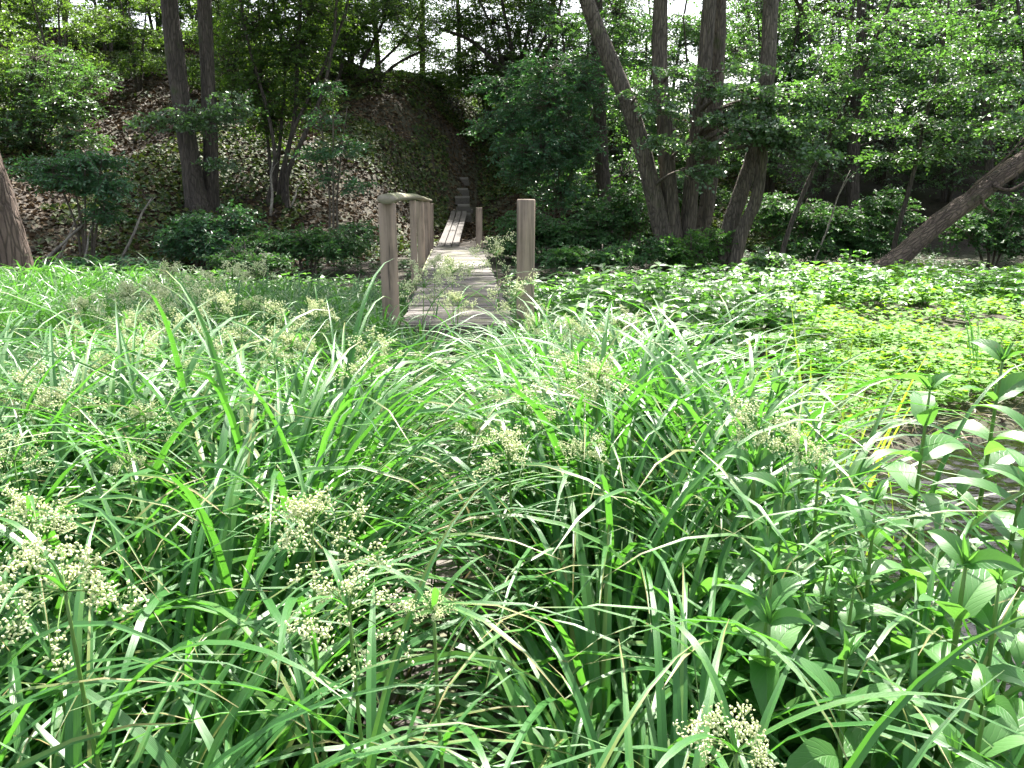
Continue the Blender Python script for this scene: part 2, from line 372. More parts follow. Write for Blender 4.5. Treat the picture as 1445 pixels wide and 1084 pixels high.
# ground
def ground_mat():
    m, nt, N, out = nodes('soil_and_turf'); L = nt.links.new
    tc = N('TexCoord')
    n1 = N('TexNoise', Scale=5, Detail=9, Roughness=.7); L(tc.outputs['Object'], n1.inputs[0])
    n2 = N('TexNoise', Scale=.35, Detail=4); L(tc.outputs['Object'], n2.inputs[0])
    n3 = N('TexVoronoi', Scale=22); L(tc.outputs['Object'], n3.inputs[0])
    soil = ramp(N, [(.3, (.014, .010, .006)), (.55, (.034, .024, .014)), (.8, (.070, .050, .030))]); L(n1.outputs[0], soil.inputs[0])
    tint = N('Mix', data_type='RGBA', blend_type='MULTIPLY'); tint.inputs[0].default_value = .5; L(soil.outputs[0], tint.inputs[6]); L(n3.outputs[1], tint.inputs[7])
    mossr = N('MapRange'); L(n2.outputs[0], mossr.inputs[0]); mossr.inputs[1].default_value = .45; mossr.inputs[2].default_value = .62; mossr.inputs[4].default_value = .6
    mx = N('Mix', data_type='RGBA'); L(mossr.outputs[0], mx.inputs[0]); L(soil.outputs[0], mx.inputs[6]); mx.inputs[7].default_value = (.045, .055, .018, 1)
    # turf on the open field beyond the ridge
    sp_ = N('SeparateXYZ'); L(tc.outputs['Object'], sp_.inputs[0])
    fr = N('MapRange'); L(sp_.outputs[1], fr.inputs[0]); fr.inputs[1].default_value = 40; fr.inputs[2].default_value = 43
    m2 = N('Mix', data_type='RGBA'); L(fr.outputs[0], m2.inputs[0]); L(mx.outputs[2], m2.inputs[6])
    tf = ramp(N, [(.3, (.09, .16, .03)), (.7, (.16, .24, .05))]); L(n1.outputs[0], tf.inputs[0]); L(tf.outputs[0], m2.inputs[7])
    b = N('BsdfPrincipled', Roughness=.9); L(m2.outputs[2], b.inputs['Base Color'])
    bp = N('Bump'); bp.inputs['Strength'].default_value = .8; bp.inputs['Distance'].default_value = .05; L(n1.outputs[0], bp.inputs['Height']); L(bp.outputs[0], b.inputs['Normal'])
    L(b.outputs[0], out.inputs[0]); return m
def water_mat():
    m, nt, N, out = nodes('stream_water'); L = nt.links.new
    tc = N('TexCoord'); mp = N('Mapping'); mp.inputs['Rotation'].default_value = (0, 0, .9); mp.inputs['Scale'].default_value = (1, 1.8, 1); L(tc.outputs['Object'], mp.inputs[0])
    n1 = N('TexNoise', Scale=11, Detail=4, Distortion=1.2); L(mp.outputs[0], n1.inputs[0])
    n2 = N('TexNoise', Scale=38, Detail=3); L(mp.outputs[0], n2.inputs[0])
    a = N('Math', operation='MULTIPLY_ADD'); L(n2.outputs[0], a.inputs[0]); a.inputs[1].default_value = .3; L(n1.outputs[0], a.inputs[2])
    bp = N('Bump'); bp.inputs['Strength'].default_value = 1; bp.inputs['Distance'].default_value = .004; L(a.outputs[0], bp.inputs['Height'])
    n4 = N('TexNoise', Scale=4, Detail=5); L(tc.outputs['Object'], n4.inputs[0])
    r = ramp(N, [(.35, (.002, .0016, .0013)), (.7, (.007, .005, .0038))]); L(n4.outputs[0], r.inputs[0])
    b = N('BsdfPrincipled', Roughness=.03); L(r.outputs[0], b.inputs['Base Color']); b.inputs['IOR'].default_value = 1.33; b.inputs['Specular IOR Level'].default_value = .4
    L(bp.outputs[0], b.inputs['Normal']); L(b.outputs[0], out.inputs[0]); return m

def axis_grid(a, b, near_a, near_b, step, grow):
    v = list(np.arange(near_a, near_b+1e-6, step)); s = step; x = near_b
    while x < b: s *= grow; x += s; v.append(min(x, b))
    s = step; x = near_a; lo = []
    while x > a: s *= grow; x -= s; lo.append(max(x, a))
    return np.array(lo[::-1]+v)
gx = axis_grid(-700, 700, -13, 13, .16, 1.12); gy = axis_grid(-300, 1400, -1, 46, .16, 1.12)
X, Y = np.meshgrid(gx, gy); Z = H(X, Y)
g = MB(); nx, ny = len(gx), len(gy)
ii = (np.arange(ny-1)[:, None]*nx+np.arange(nx-1)[None, :]).ravel()
g.add(np.stack([X, Y, Z], -1).reshape(-1, 3), np.stack([ii, ii+1, ii+nx+1, ii+nx], -1))
tag(g.obj('ground', ground_mat()), kind='structure')
# stream water: a sheet following the channel
wb = MB(); NW, NA = 900, 90
seg = np.concatenate([[0], np.cumsum(np.hypot(*np.diff(CH, axis=0).T))]); t = np.linspace(0, seg[-1], NW)
cx = np.interp(t, seg, CH[:, 0]); cy = np.interp(t, seg, CH[:, 1])
ker = np.ones(61)/61; cx = np.convolve(np.pad(cx, 30, 'edge'), ker, 'valid'); cy = np.convolve(np.pad(cy, 30, 'edge'), ker, 'valid')
tg = unit(np.stack([np.gradient(cx), np.gradient(cy)], -1)); nrm = np.stack([tg[:, 1], -tg[:, 0]], -1)
kk = np.linspace(-1.1, 1.1, NA)[None, :]
wx = cx[:, None]+nrm[:, 0:1]*kk; wy = cy[:, None]+nrm[:, 1:2]*kk
wz = -.15+.015*(vnoise(wx*9+vnoise(wx*3, wy*3, 90)*2, wy*9, 91)-.5)+.010*(vnoise(wx*21, wy*21+3, 92)-.5)+.006*(vnoise(wx*44, wy*44, 93)-.5)
i = (np.arange(NW-1)[:, None]*NA+np.arange(NA-1)[None, :]).ravel()
wb.add(np.stack([wx, wy, wz], -1).reshape(-1, 3), np.stack([i, i+1, i+NA+1, i+NA], -1))
tag(wb.obj('stream_water', water_mat()), kind='structure')

# ------------------------------------------------------------------ bridge
BA = math.atan2(.0606, 1.0)                     # heading a little to the left
def B(s, l, z):                                 # along, across, up
    return np.array([-math.sin(BA)*s+math.cos(BA)*l, math.cos(BA)*s+math.sin(BA)*l, z])
DZ = .45; S0, S1 = 7.75, 19.0
br = empty('footbridge', B(S0, 0, 0), 'weathered wooden footbridge with one mossy handrail crossing into the wood', 'footbridge', rz=BA)
off = Vector(B(S0, 0, 0))
def bl(s, l, z): return (l, s-S0, z)            # bridge-local
mb = MB(); s = S0
while s < S1-.05:
    w = .118+random.uniform(-.006, .006)
    box(mb, bl(s+w/2, random.uniform(-.015, .015), DZ-.018+random.uniform(-.003, .003)), (1.0, w, .036), random.uniform(-.006, .006), .004)
    s += w+random.uniform(.006, .014)
mb.obj('deck', M_deck, br, smooth=False)
for l in (-.4, .4):
    mb = MB(); box(mb, bl((S0+S1)/2, l, DZ-.037-.09), (.12, S1-S0-.06, .176)); mb.obj('beam', M_path, br, smooth=False)
mb = MB(); box(mb, bl(S0+.03, 0, DZ-.037-.075-.004), (.66, .05, .15)); mb.obj('end_board', M_path, br, smooth=False)
def post(s, l, top, r, bot=-.25):
    mb = MB(); z = np.array([bot, 0, .3, .6, .9, 1.2, top-.012, top]); n = len(z)
    lean = random.uniform(-.012, .012)
    pts = np.stack([np.full(n, l)+lean*z, np.full(n, s-S0), z], -1); rr = np.full(n, r); rr[-1] = r*.93; rr[0] = r*1.03
    tube(mb, pts, rr, 18, True, .03); return mb.obj('post', M_post, br)
RT = 1.50
for s, l, tp, r in ((7.95, -.60, RT, .077), (7.65, .575, 1.535, .078), (12.2, -.60, RT-.02, .045), (15.0, -.60, RT-.06, .062), (17.4, -.60, RT-.1, .062), (18.9, -.58, RT-.14, .07), (18.9, .45, 1.27, .07)):
    post(s, l, tp, r)
mb = MB()
tube(mb, [bl(7.74, -.60, RT+.038), bl(9, -.595, RT+.045), bl(10.8, -.60, RT+.035), bl(12.3, -.60, RT+.030), bl(14, -.60, RT+.008), bl(15.5, -.60, RT-.02), bl(17.5, -.60, RT-.06), bl(19.05, -.58, RT-.085)], [.080, .076, .070, .074, .064, .066, .06, .06], 16, True, .10, 4, .55)
mb.obj('handrail', M_rail, br)
# lower cross beams on which the posts stand
for s in (8.05, 12.2, 15.6, 18.7):
    mb = MB(); box(mb, bl(s, 0, DZ-.037-.178-.06), (1.34, .12, .118)); mb.obj('cross_beam', M_path, br, smooth=False)
for l in (-.6,):                                   # side board along the deck
    mb = MB(); box(mb, bl(15.2, -.535, DZ-.10), (.03, 7.2, .14)); mb.obj('side_board', M_rail, br, smooth=False)

# boardwalk hidden in the sedge, leading up to the bridge
bw = empty('boardwalk', B(1.2, 0, 0), 'dark old plank walk almost swallowed by sedge before the bridge', 'boardwalk', rz=BA)
def pl(parent, s0, s1, l, w, z0, z1, name, mat, base):
    mb = MB(); n = 10
    for k in range(n):
        pass
    sx = np.linspace(s0, s1, n+1); zz = np.linspace(z0, z1, n+1); V = []
    for a, zc in zip(sx, zz):
        dz = random.uniform(-.006, .006); dl = random.uniform(-.006, .006)
        V += [(l-w/2+dl, a-base, zc-.04+dz), (l+w/2+dl, a-base, zc-.04+dz), (l+w/2+dl, a-base, zc+dz), (l-w/2+dl, a-base, zc+dz)]
    q = []
    for k in range(n):
        b0 = k*4
        for j in range(4): q.append([b0+j, b0+(j+1) % 4, b0+4+(j+1) % 4, b0+4+j])
    q += [[3, 2, 1, 0], [n*4, n*4+1, n*4+2, n*4+3]]
    mb.add(V, q); return mb.obj(name, mat, parent, smooth=False)
for l in (-.16, .16):
    pl(bw, .9, 4.0, l, .27, .07, .11, 'plank', M_path, 1.2)
    pl(bw, 4.1, 7.1, l+.02, .27, .10, .13, 'plank', M_path, 1.2)
mb = MB(); box(mb, (0, 7.38-1.2, .19), (.62, .30, .05), .03); mb.obj('step_board', M_step, bw, smooth=False)
for s in (1.5, 3.9, 6.9):
    mb = MB(); box(mb, (0, s-1.2, .02), (.7, .1, .08)); mb.obj('sleeper', M_path, bw, smooth=False)

# plank path beyond the bridge
pp = empty('plank_path', B(19.1, -.1, .4), 'narrow three plank path running from the far bridge end to the steps', 'plank path', rz=BA)
def plank_far(pts, w):
    mb = MB(); V = []; n = len(pts)
    for (s, l, z) in pts:
        V += [(l-w/2, s-19.1, z-.045), (l+w/2, s-19.1, z-.045), (l+w/2, s-19.1, z), (l-w/2, s-19.1, z)]
    q = []
    for k in range(n-1):
        for j in range(4): q.append([k*4+j, k*4+(j+1) % 4, k*4+4+(j+1) % 4, k*4+4+j])
    q += [[3, 2, 1, 0], [n*4-4, n*4-3, n*4-2, n*4-1]]
    mb.add(V, q); mb.obj('plank', M_path2, pp, smooth=False)
for k in range(3):
    o_ = -.12+(k-1)*.165
    P_ = [(19.1, o_-.02, .0), (21.5, o_+.04, .09), (24, o_+.13, .27), (26.5, o_+.24, .50), (27.6, o_+.27, .62)]
    plank_far(P_, .14)
pp.location.z = .40
# steps in the slope
st = empty('wooden_steps', B(28, .18, 1.0), 'flight of pale wooden steps climbing the leafy slope', 'steps', rz=BA)
for k in range(5):
    s = 27.5+k*.75; z = max(.92+k*.25, float(H(*B(s-.1, .18, 0)[:2]))+.13); w = .52-.02*k
    mb = MB(); box(mb, (.02*math.sin(k*2), s-28, z-1.0), (w*(.85+.15*math.sin(k*4)), .26, .075), .05*math.sin(k*3)); mb.obj('tread', M_step, st, smooth=False)
    mb = MB(); box(mb, (.02*math.sin(k*2), s-28-.13, z-1.0-.13), (w-.03, .04, .20), .05*math.sin(k*3)); mb.obj('riser', M_path, st, smooth=False)
for sd in (-1, 1):
    mb = MB()
    box(mb, (sd*.27, 0, .0), (.05, .9, .12)); mb.obj('side_rail', M_path, st, smooth=False)

# ------------------------------------------------------------------ trees
def sprays(mb, O, az, el, Ls, n, leafL, leafW, flat=.5, kind='d', droop=.25, twigmb=None, lmb=None):
    S = len(O); t = (np.arange(n)+.6)/n
    ax = np.stack([np.cos(el)*np.sin(az), np.cos(el)*np.cos(az), np.sin(el)], -1)
    side = np.stack([np.cos(az), -np.sin(az), 0*az], -1)
    roll = rng.normal(0, flat*.7, S)
    up = np.cross(side, ax); sd2 = side*np.cos(roll)[:, None]+up*np.sin(roll)[:, None]; up2 = -side*np.sin(roll)[:, None]+up*np.cos(roll)[:, None]
    P = O[:, None]+ax[:, None]*(Ls[:, None]*t[None])[:, :, None]-np.array([0, 0, 1.])*(droop*Ls[:, None]*t[None]**2)[:, :, None]
    sg = np.where(np.arange(n) % 2 == 0, 1., -1.)[None, :, None]
    D = ax[:, None]*.55+sd2[:, None]*sg*.9+rng.normal(0, .28, (S, n, 3)); D[..., 2] -= .18
    Nn = up2[:, None]+rng.normal(0, flat, (S, n, 3))
    k = rng.uniform(.65, 1.2, S*n)
    diamonds(mb, P.reshape(-1, 3), D.reshape(-1, 3), Nn.reshape(-1, 3), leafL*k, leafW*k)
    if twigmb is not None:
        e = O+ax*Ls[:, None]; e[:, 2] -= droop*Ls; m_ = O+ax*Ls[:, None]*.5
        twigs(twigmb, O, m_, e, .006, .002, 2, 3)

DENS = 1.7
def woody(name, label, cat, base, stems, clumps, leafmat_, bark, leafL=.08, leafW=.055, group=None, n_leaf=12, flat=.5, sprayL=(.35, .7), droop=.25, hidden_twigs=False, crown_name='crown', limb_r=.03, sides=10, rough=.10, dens=None):
    """stems: lists of world points with radii; clumps: (centre, (rx, ry, rz), number of sprays)"""
    base = np.asarray(base, float)
    root = empty(name, tuple(base), label, cat, group)
    sp_all = []
    for k, (pts, rad) in enumerate(stems):
        mb = MB(); tube(mb, np.asarray(pts)-base, rad, sides, True, rough, 5); mb.obj('trunk' if max(rad) > .09 else 'stem', bark, root)
        pts = np.asarray(pts); n = len(pts); tt = np.linspace(0, n-1, n*8)
        sp_all.append(np.stack([np.interp(tt, np.arange(n), pts[:, c]) for c in range(3)]+[np.interp(tt, np.arange(n), rad)], -1))
    sp_all = np.concatenate(sp_all)
    wb_, lb = MB(), MB()
    hb = MB()
    for c, r, ns in clumps:
        ns = int(ns*(dens or DENS))
        c = np.asarray(c, float); r = np.asarray(r, float)
        d = np.linalg.norm((sp_all[:, :3]-c)*np.array([1, 1, .8]), axis=1)+np.where(sp_all[:, 2] > c[2]-.1, 1.5, 0)
        p = sp_all[np.argmin(d)]
        mid = (p[:3]+c)/2+np.array([0, 0, .15*np.linalg.norm(c-p[:3])])
        rr = min(max(limb_r, .02*np.linalg.norm(c-p[:3])), p[3]*.7)
        twigs(wb_, p[None, :3]-base, mid[None]-base, c[None]-base, rr, rr*.35, 6, 6)
        q = unit(rng.normal(0, 1, (ns, 3)))*(rng.random((ns, 1))**.45)
        O = c+q*r
        out = O-c; out = out+(c-p[:3])*.35
        az = np.arctan2(out[:, 0], out[:, 1])+rng.normal(0, .6, ns)
        el = np.clip(rng.normal(.12, .32, ns), -.7, .9)
        Ls = rng.uniform(sprayL[0], sprayL[1], ns)
        ax = np.stack([np.cos(el)*np.sin(az), np.cos(el)*np.cos(az), np.sin(el)], -1)
        far_up = c[2]-1.6 > .32*c[1]
        kf = 1.5 if far_up else 1.0
        sprays(lb, O-ax*Ls[:, None]*.5-base, az, el, Ls*(1.2 if far_up else 1), n_leaf, leafL*kf, leafW*kf, flat, 'd', droop, wb_)
        # twigs from the limb out to its sprays
        m_ = rng.random(ns) < (.5 if ns < 400 else .2)
        tl = rng.uniform(.4, 1, (m_.sum(), 1)); st_ = p[None, :3]*(1-tl)**2+2*mid[None]*tl*(1-tl)+c[None]*tl**2
        en = O[m_]-ax[m_]*Ls[m_][:, None]*.5
        twigs(wb_, st_-base, (st_+en)/2-base+np.array([0, 0, .08]), en-base, .011, .005, 3, 3)
    if wb_.n: wb_.obj('branches', bark, root)
    lb.obj(crown_name, leafmat_, root, smooth=False)
    return root

def pxstem(pts, y, rads, dy=0):
    """a stem from picture directions at distance y (y may drift by dy along it)"""
    n = len(pts); return [np.array([W(u, v, y+dy*k/max(n-1, 1)) for k, (u, v) in enumerate(pts)]), np.array(rads, float)]
def C(u, v, y, ru, rv, rd, n):
    s = y/F; return (W(u, v, y), (ru*s, rd, rv*s), n)
def ground_pt(u, y): 
    x = GX(u, y); return np.array([x, y, float(H(x, y))])
def rooted(stem):
    p = stem[0][0].copy(); p[2] = float(H(p[0], p[1]))-.25
    if p[2] > stem[0][0][2]-.05: stem[0][0] = p
    else: stem[0] = np.vstack([p[None], stem[0]]); stem[1] = np.concatenate([[stem[1][0]*1.18], stem[1]])
    if stem[1][0] > .1:                     # root flare
        a, b = stem[0][0], stem[0][1]; d = (b-a)/np.linalg.norm(b-a)
        stem[0] = np.vstack([a[None], (a+d*.32)[None], (a+d*.6)[None], stem[0][1:]] if np.linalg.norm(b-a) > .8 else [a[None], stem[0][1:]])
        k = len(stem[0])-len(stem[1])
        if k: stem[1] = np.concatenate([[stem[1][0]*1.5, stem[1][0]*1.22, stem[1][0]*1.04], stem[1][1:]])
    return stem
def xyz(x, y, z): return np.array([x, y, z], float)

# multi-stemmed alder
y = 19.0
A = [rooted(pxstem([(944, 372), (928, 300), (905, 205), (880, 130), (848, 55), (822, -20), (790, -160), (760, -330)], y, [.21, .19, .18, .17, .165, .155, .12, .07])),
     rooted(pxstem([(955, 368), (946, 290), (938, 180), (931, 90), (932, 0), (935, -170), (930, -420)], y+.15, [.19, .175, .165, .16, .15, .12, .06])),
     rooted(pxstem([(968, 365), (974, 280), (985, 170), (995, 80), (1001, 0), (1012, -170), (1030, -420)], y+.3, [.18, .165, .15, .145, .14, .12, .06])),
     rooted(pxstem([(985, 362), (1002, 260), (1010, 150), (1014, 60), (1017, -20), (1040, -200), (1070, -430)], y+.8, [.17, .16, .155, .15, .15, .12, .06]))]
cl = [C(1085, 150, 17.4, 62, 9, .5, 44), C(1010, 125, 17.7, 60, 9, .4, 28), C(1120, 200, 16.9, 50, 8, .5, 36), C(985, 205, 17.6, 45, 12, .4, 22), C(915, 130, 18.0, 40, 9, .4, 14), C(1050, 95, 17.9, 45, 9, .4, 20), C(1105, 172, 16.7, 70, 9, .5, 44), C(1060, 128, 17, 50, 8, .4, 28), C(1150, 215, 16.4, 35, 8, .4, 24), C(935, 150, 17.4, 36, 10, .4, 16), C(1030, 165, 17.2, 50, 8, .4, 24), C(960, 100, 17.8, 40, 8, .4, 20), C(990, 240, 17.2, 30, 10, .3, 18), C(930, 195, 17.6, 30, 10, .3, 14), C(1070, 190, 17, 55, 8, .4, 30), C(1130, 140, 17, 55, 8, .4, 30)]
for k in range(18):
    a = rng.uniform(0, 2*PI); r_ = rng.uniform(.5, 3.5)
    cl.append((xyz(.6+r_*math.sin(a), 16.8+r_*math.cos(a), rng.uniform(8.5, 14.0)), (1.4, 1.4, .8), 55))
woody('alder_tree', 'grey barked alder of four stems fanning up from one mossy base', 'tree', ground_pt(955, y), A, cl, M_alder, M_bark, .085, .07, n_leaf=12, flat=.75, sides=14)

y = 18.3
E = [rooted(pxstem([(1016, 385), (1030, 320), (1048, 265), (1066, 210), (1082, 110), (1088, 0), (1095, -200), (1100, -380)], y, [.20, .17, .16, .17, .16, .15, .11, .05], dy=.8)),
     rooted(pxstem([(1036, 378), (1048, 325), (1066, 285), (1074, 235), (1078, 180)], y-.25, [.14, .13, .12, .11, .10]))]
cl = []
for k in range(6):
    a = rng.uniform(0, 2*PI); r_ = rng.uniform(.6, 3.2)
    cl.append((xyz(3.0+r_*math.sin(a), 27.5+r_*math.cos(a), rng.uniform(7.5, 12)), (1.2, 1.2, .8), 50))
cl.append(C(1130, 20, 22.5, 50, 14, .6, 16))
woody('leaning_tree', 'pair of pale leaning trunks joining below the glossy leaf spray beside the alder', 'tree', ground_pt(1020, y), E, cl, M_alder, M_bark, .085, .065, flat=.7, sides=12)

y = 13.6
T = [rooted(pxstem([(26, 415), (14, 350), (-4, 285), (-30, 200), (-70, 60), (-120, -150), (-170, -420)], y, [.30, .26, .25, .24, .22, .18, .10]))]
cl = []
for k in range(9):
    a = rng.uniform(0, 2*PI); r_ = rng.uniform(.6, 3.)
    cl.append((xyz(-9.4+r_*math.sin(a), 13.6+r_*math.cos(a), rng.uniform(6.5, 11)), (1.2, 1.2, .8), 50))
woody('edge_tree', 'thick brown trunk leaning out at the edge of the wood with bare lower bark', 'tree', ground_pt(22, y), T, cl, M_alder, M_barkr, .085, .065, flat=.7, sides=16)

y = 21
T = [rooted(pxstem([(282, 318), (270, 235), (257, 150), (245, 60), (238, -10), (228, -200), (220, -400)], y, [.25, .22, .21, .20, .19, .15, .08])),
     rooted(pxstem([(298, 305), (297, 200), (293, 100), (288, 0), (280, -200), (270, -380)], y+.3, [.2, .17, .16, .155, .12, .06]))]
cl = [C(275, 165, 19.8, 60, 22, .6, 55), C(330, 150, 19.6, 35, 25, .6, 30), C(215, 168, 19.9, 45, 10, .4, 16), C(310, 230, 20.2, 40, 12, .4, 14)]
for k in range(12):
    a = rng.uniform(0, 2*PI); r_ = rng.uniform(.6, 3.5)
    cl.append((xyz(-7.6+r_*math.sin(a), 21+r_*math.cos(a), rng.uniform(7.5, 13)), (1.3, 1.3, .9), 50))
woody('twin_trunk_tree', 'dark rough barked tree with two straight parallel trunks on the slope', 'tree', ground_pt(285, y), T, cl, M_alder, M_barkd, .085, .065, flat=.7, sides=12)

# fallen / leaning trunk on the right
y = 17
T = [pxstem([(1240, 385), (1275, 358), (1320, 318), (1368, 283), (1410, 250), (1460, 215), (1540, 160), (1640, 80)], y, [.20, .19, .185, .18, .18, .175, .16, .13], dy=1.2)]
fb = pxstem([(1368, 283), (1375, 262), (1410, 232), (1450, 190)], 17.4, [.035, .03, .02, .012]); fb2 = pxstem([(1400, 262), (1425, 268), (1460, 250), (1520, 225)], 17.3, [.035, .03, .02, .012]); fb3 = pxstem([(1385, 275), (1388, 290), (1402, 300)], 17.2, [.04, .03, .015])
woody('fallen_trunk', 'bare brown tree trunk fallen at a slant over the bright meadow', 'fallen tree', ground_pt(1262, y), T+[fb, fb2, fb3], [C(1560, 90, 18, 50, 30, .6, 30)], M_alder, M_fallen, .08, .06, sides=14, rough=.16)

# multi-stemmed hazels on the slope
def hazel(name, label, u0, v0, y, fan, clumps, group, mat=M_ridge, bark=M_barkd, r=.055, leafL=.085, leafW=.07, n_leaf=10, cat='shrub', flat=.6):
    clumps = [(c_, r_, int(n_*1.9)) for c_, r_, n_ in clumps]; st_ = []
    for pts in fan:
        n = len(pts); st_.append(rooted(pxstem(pts, y+random.uniform(-.5, .5), np.linspace(r, r*.45, n)*random.uniform(.8, 1.25))))
    b = st_[0][0][0].copy(); b[2] += .25
    for k in range(30):  # high clumps out of view, added to shade the slope
        a = rng.uniform(0, 2*PI); r_ = 4.3*math.sqrt(rng.random())
        clumps = clumps+[(b+xyz(1.5+r_*math.sin(a), 2.6+r_*math.cos(a), rng.uniform(6.5, 9.5)), (1.5, 1.5, .6), 46)]
    return woody(name, label, cat, b, st_, clumps, mat, bark, leafL, leafW, group, n_leaf, flat, sides=7, limb_r=.018)
hazel('hazel_shrub', 'dark many stemmed hazel fanning out on the slope behind the twin trunks', 395, 285, 23,
      [[(378, 285), (388, 230), (378, 160), (350, 60), (335, -20), (320, -90)], [(388, 270), (396, 190), (402, 90), (385, 0), (375, -90)], [(400, 255), (412, 190), (440, 130), (478, 45), (500, -30), (520, -90)],
       [(395, 260), (415, 170), (420, 80), (425, 0), (430, -80)], [(405, 250), (430, 190), (455, 130), (470, 60), (476, -20)], [(384, 270), (378, 200), (368, 120), (366, 30), (360, -60)]],
      [C(365, 120, 23, 55, 45, 1.0, 90), C(420, 70, 23, 55, 45, 1.2, 90), C(350, 40, 23, 60, 45, 1.2, 80), C(440, 10, 23, 60, 40, 1.2, 70), C(400, -40, 23, 90, 50, 1.5, 90), C(385, 170, 23.4, 50, 35, .8, 60), C(440, 135, 23, 35, 30, .6, 36), C(320, 90, 23.5, 40, 40, .8, 40)], 'hazels on the slope')
hazel('hazel_shrub', 'hazel with bare lower stems sweeping up to the ridge above the handrail', 500, 150, 33,
      [[(462, 195), (490, 130), (515, 80), (545, 20), (560, -40)], [(470, 185), (500, 130), (530, 95), (565, 60), (590, 20)], [(460, 190), (478, 110), (490, 40), (495, -40)], [(465, 185), (520, 120), (560, 90), (600, 70)], [(456, 190), (462, 110), (455, 30), (450, -40)]],
      [C(500, 30, 33, 60, 40, 2, 110), C(550, 15, 33, 55, 30, 2, 70), C(465, 60, 33, 50, 40, 2, 90), C(530, 110, 33.6, 60, 25, 1.5, 50), C(590, 50, 33, 40, 22, 1.5, 34), C(480, -30, 33, 80, 40, 2, 80)], 'hazels on the slope', r=.08)
hazel('hazel_shrub', 'dark forked hazel arching over the ridge above the far right post', 705, 100, 34,
      [[(718, 120), (705, 75), (692, 35), (672, -10), (650, -60)], [(722, 120), (722, 70), (712, 20), (700, -50)], [(715, 118), (690, 80), (660, 55), (620, 40)], [(735, 120), (765, 60), (790, 10), (800, -50)], [(728, 120), (745, 50), (760, -40)]],
      [C(650, 25, 34, 45, 22, 1.6, 44), C(700, 30, 34, 50, 35, 2, 60), C(760, 20, 34, 50, 40, 2, 80), C(720, 80, 34, 60, 30, 1.6, 80), C(690, -40, 34, 90, 50, 2, 90), C(780, 80, 34, 45, 35, 2, 70), C(650, 95, 34.5, 26, 25, 1, 30)], 'hazels on the slope', r=.085)

# standing trunks on the ridge
def ridge_tree(u, v, y, h, r, label, lean=0, n=8, cr=2.0, low=.35, mat=M_ridge):
    n = int(n*2.3); low = low*.4; h = h*1.15; hi = [(rng.uniform(.5, 1.12), 4.2*math.sqrt(rng.random()), rng.uniform(0, 2*PI)) for _ in range(20)]  # hi: extra canopy clumps above the view, added to darken the slope with shade
    b = ground_pt(u, y); x0 = b[0]
    st_ = rooted([np.array([xyz(x0, y, b[2]), xyz(x0+lean*.2, y, b[2]+h*.3), xyz(x0+lean*.6, y+.1, b[2]+h*.65), xyz(x0+lean, y, b[2]+h)]), np.array([r, r*.85, r*.6, r*.2])])
    cl = []
    for k in range(n):
        a = rng.uniform(0, 2*PI); f = rng.uniform(low, 1); r_ = rng.uniform(.3, cr)
        cl.append((xyz(x0+lean*f+r_*math.sin(a), y+r_*math.cos(a), b[2]+h*f), (1.25, 1.25, .75), 46))
    for f, r_, a in hi: cl.append((xyz(x0+lean*min(f, 1)+r_*math.sin(a), y-.5+r_*math.cos(a), b[2]+h*f), (1.4, 1.4, .7), 40))
    return woody('ridge_tree', label, 'tree', b, [st_], cl, mat, M_barkd, .10, .075, 'trees standing along the ridge', 9, .7, (.5, .9), sides=8)
ridge_tree(601, 105, 45, 9, .17, 'slim straight trunk standing on the ridge against white sky above the steps', .2, 9, 2.2, .42)
ridge_tree(542, 100, 44, 8, .15, 'crooked ridge tree whose branches spread beside the hazel above the handrail', -.6, 8, 2.2, .3)
ridge_tree(124, 60, 46, 9, .14, 'thin trunk at the crest beside the patch of sunlit grass', -.1, 8, 2.4, .35)
ridge_tree(205, 60, 43, 9, .18, 'leaning dark stem at the crest behind the twin trunks', -1.6, 8, 2.2, .35)
ridge_tree(20, 60, 40, 8, .16, 'leafy tree crowding the crest above the thick edge trunk', .4, 11, 2.4, .2)
ridge_tree(330, 90, 42, 9, .16, 'tall slope tree rising behind the fanned hazel stems', .3, 10, 2.4, .25)
ridge_tree(478, 110, 41, 8, .12, 'slim ridge tree half lost among the upper hazel leaves', .3, 10, 2.2, .1)
ridge_tree(652, 110, 42, 8, .11, 'thin ridge tree behind the arching forked hazel', -.2, 10, 2.2, .12)
ridge_tree(775, 110, 39, 9, .13, 'ridge tree filling the skyline between hazel and dark trunk', .2, 11, 2.4, .1)
ridge_tree(1110, 110, 41, 9, .15, 'ridge tree glimpsed right beside the top of the leaning trunks', .2, 9, 2.4, .1)
ridge_tree(1265, 105, 37, 9, .15, 'ridge tree behind the slender tiered sapling', -.2, 11, 2.6, .1)
ridge_tree(860, 110, 38, 10, .17, 'dark ridge trunk showing behind the alder stems', .3, 12, 2.6, .2)
ridge_tree(1000, 110, 40, 10, .2, 'ridge tree filling the gap between alder and leaning trunks', .3, 10, 2.6, .3)
ridge_tree(1190, 110, 38, 10, .2, 'tall tree behind the layered saplings under a white patch of sky', .5, 12, 2.8, .25)
ridge_tree(1330, 100, 36, 10, .2, 'leafy tree deep in the wood above the fallen trunk', .5, 13, 2.8, .15)
ridge_tree(1450, 100, 33, 9, .2, 'broad dark tree closing the wood beyond the end of the fallen trunk', .1, 13, 2.8, .1)

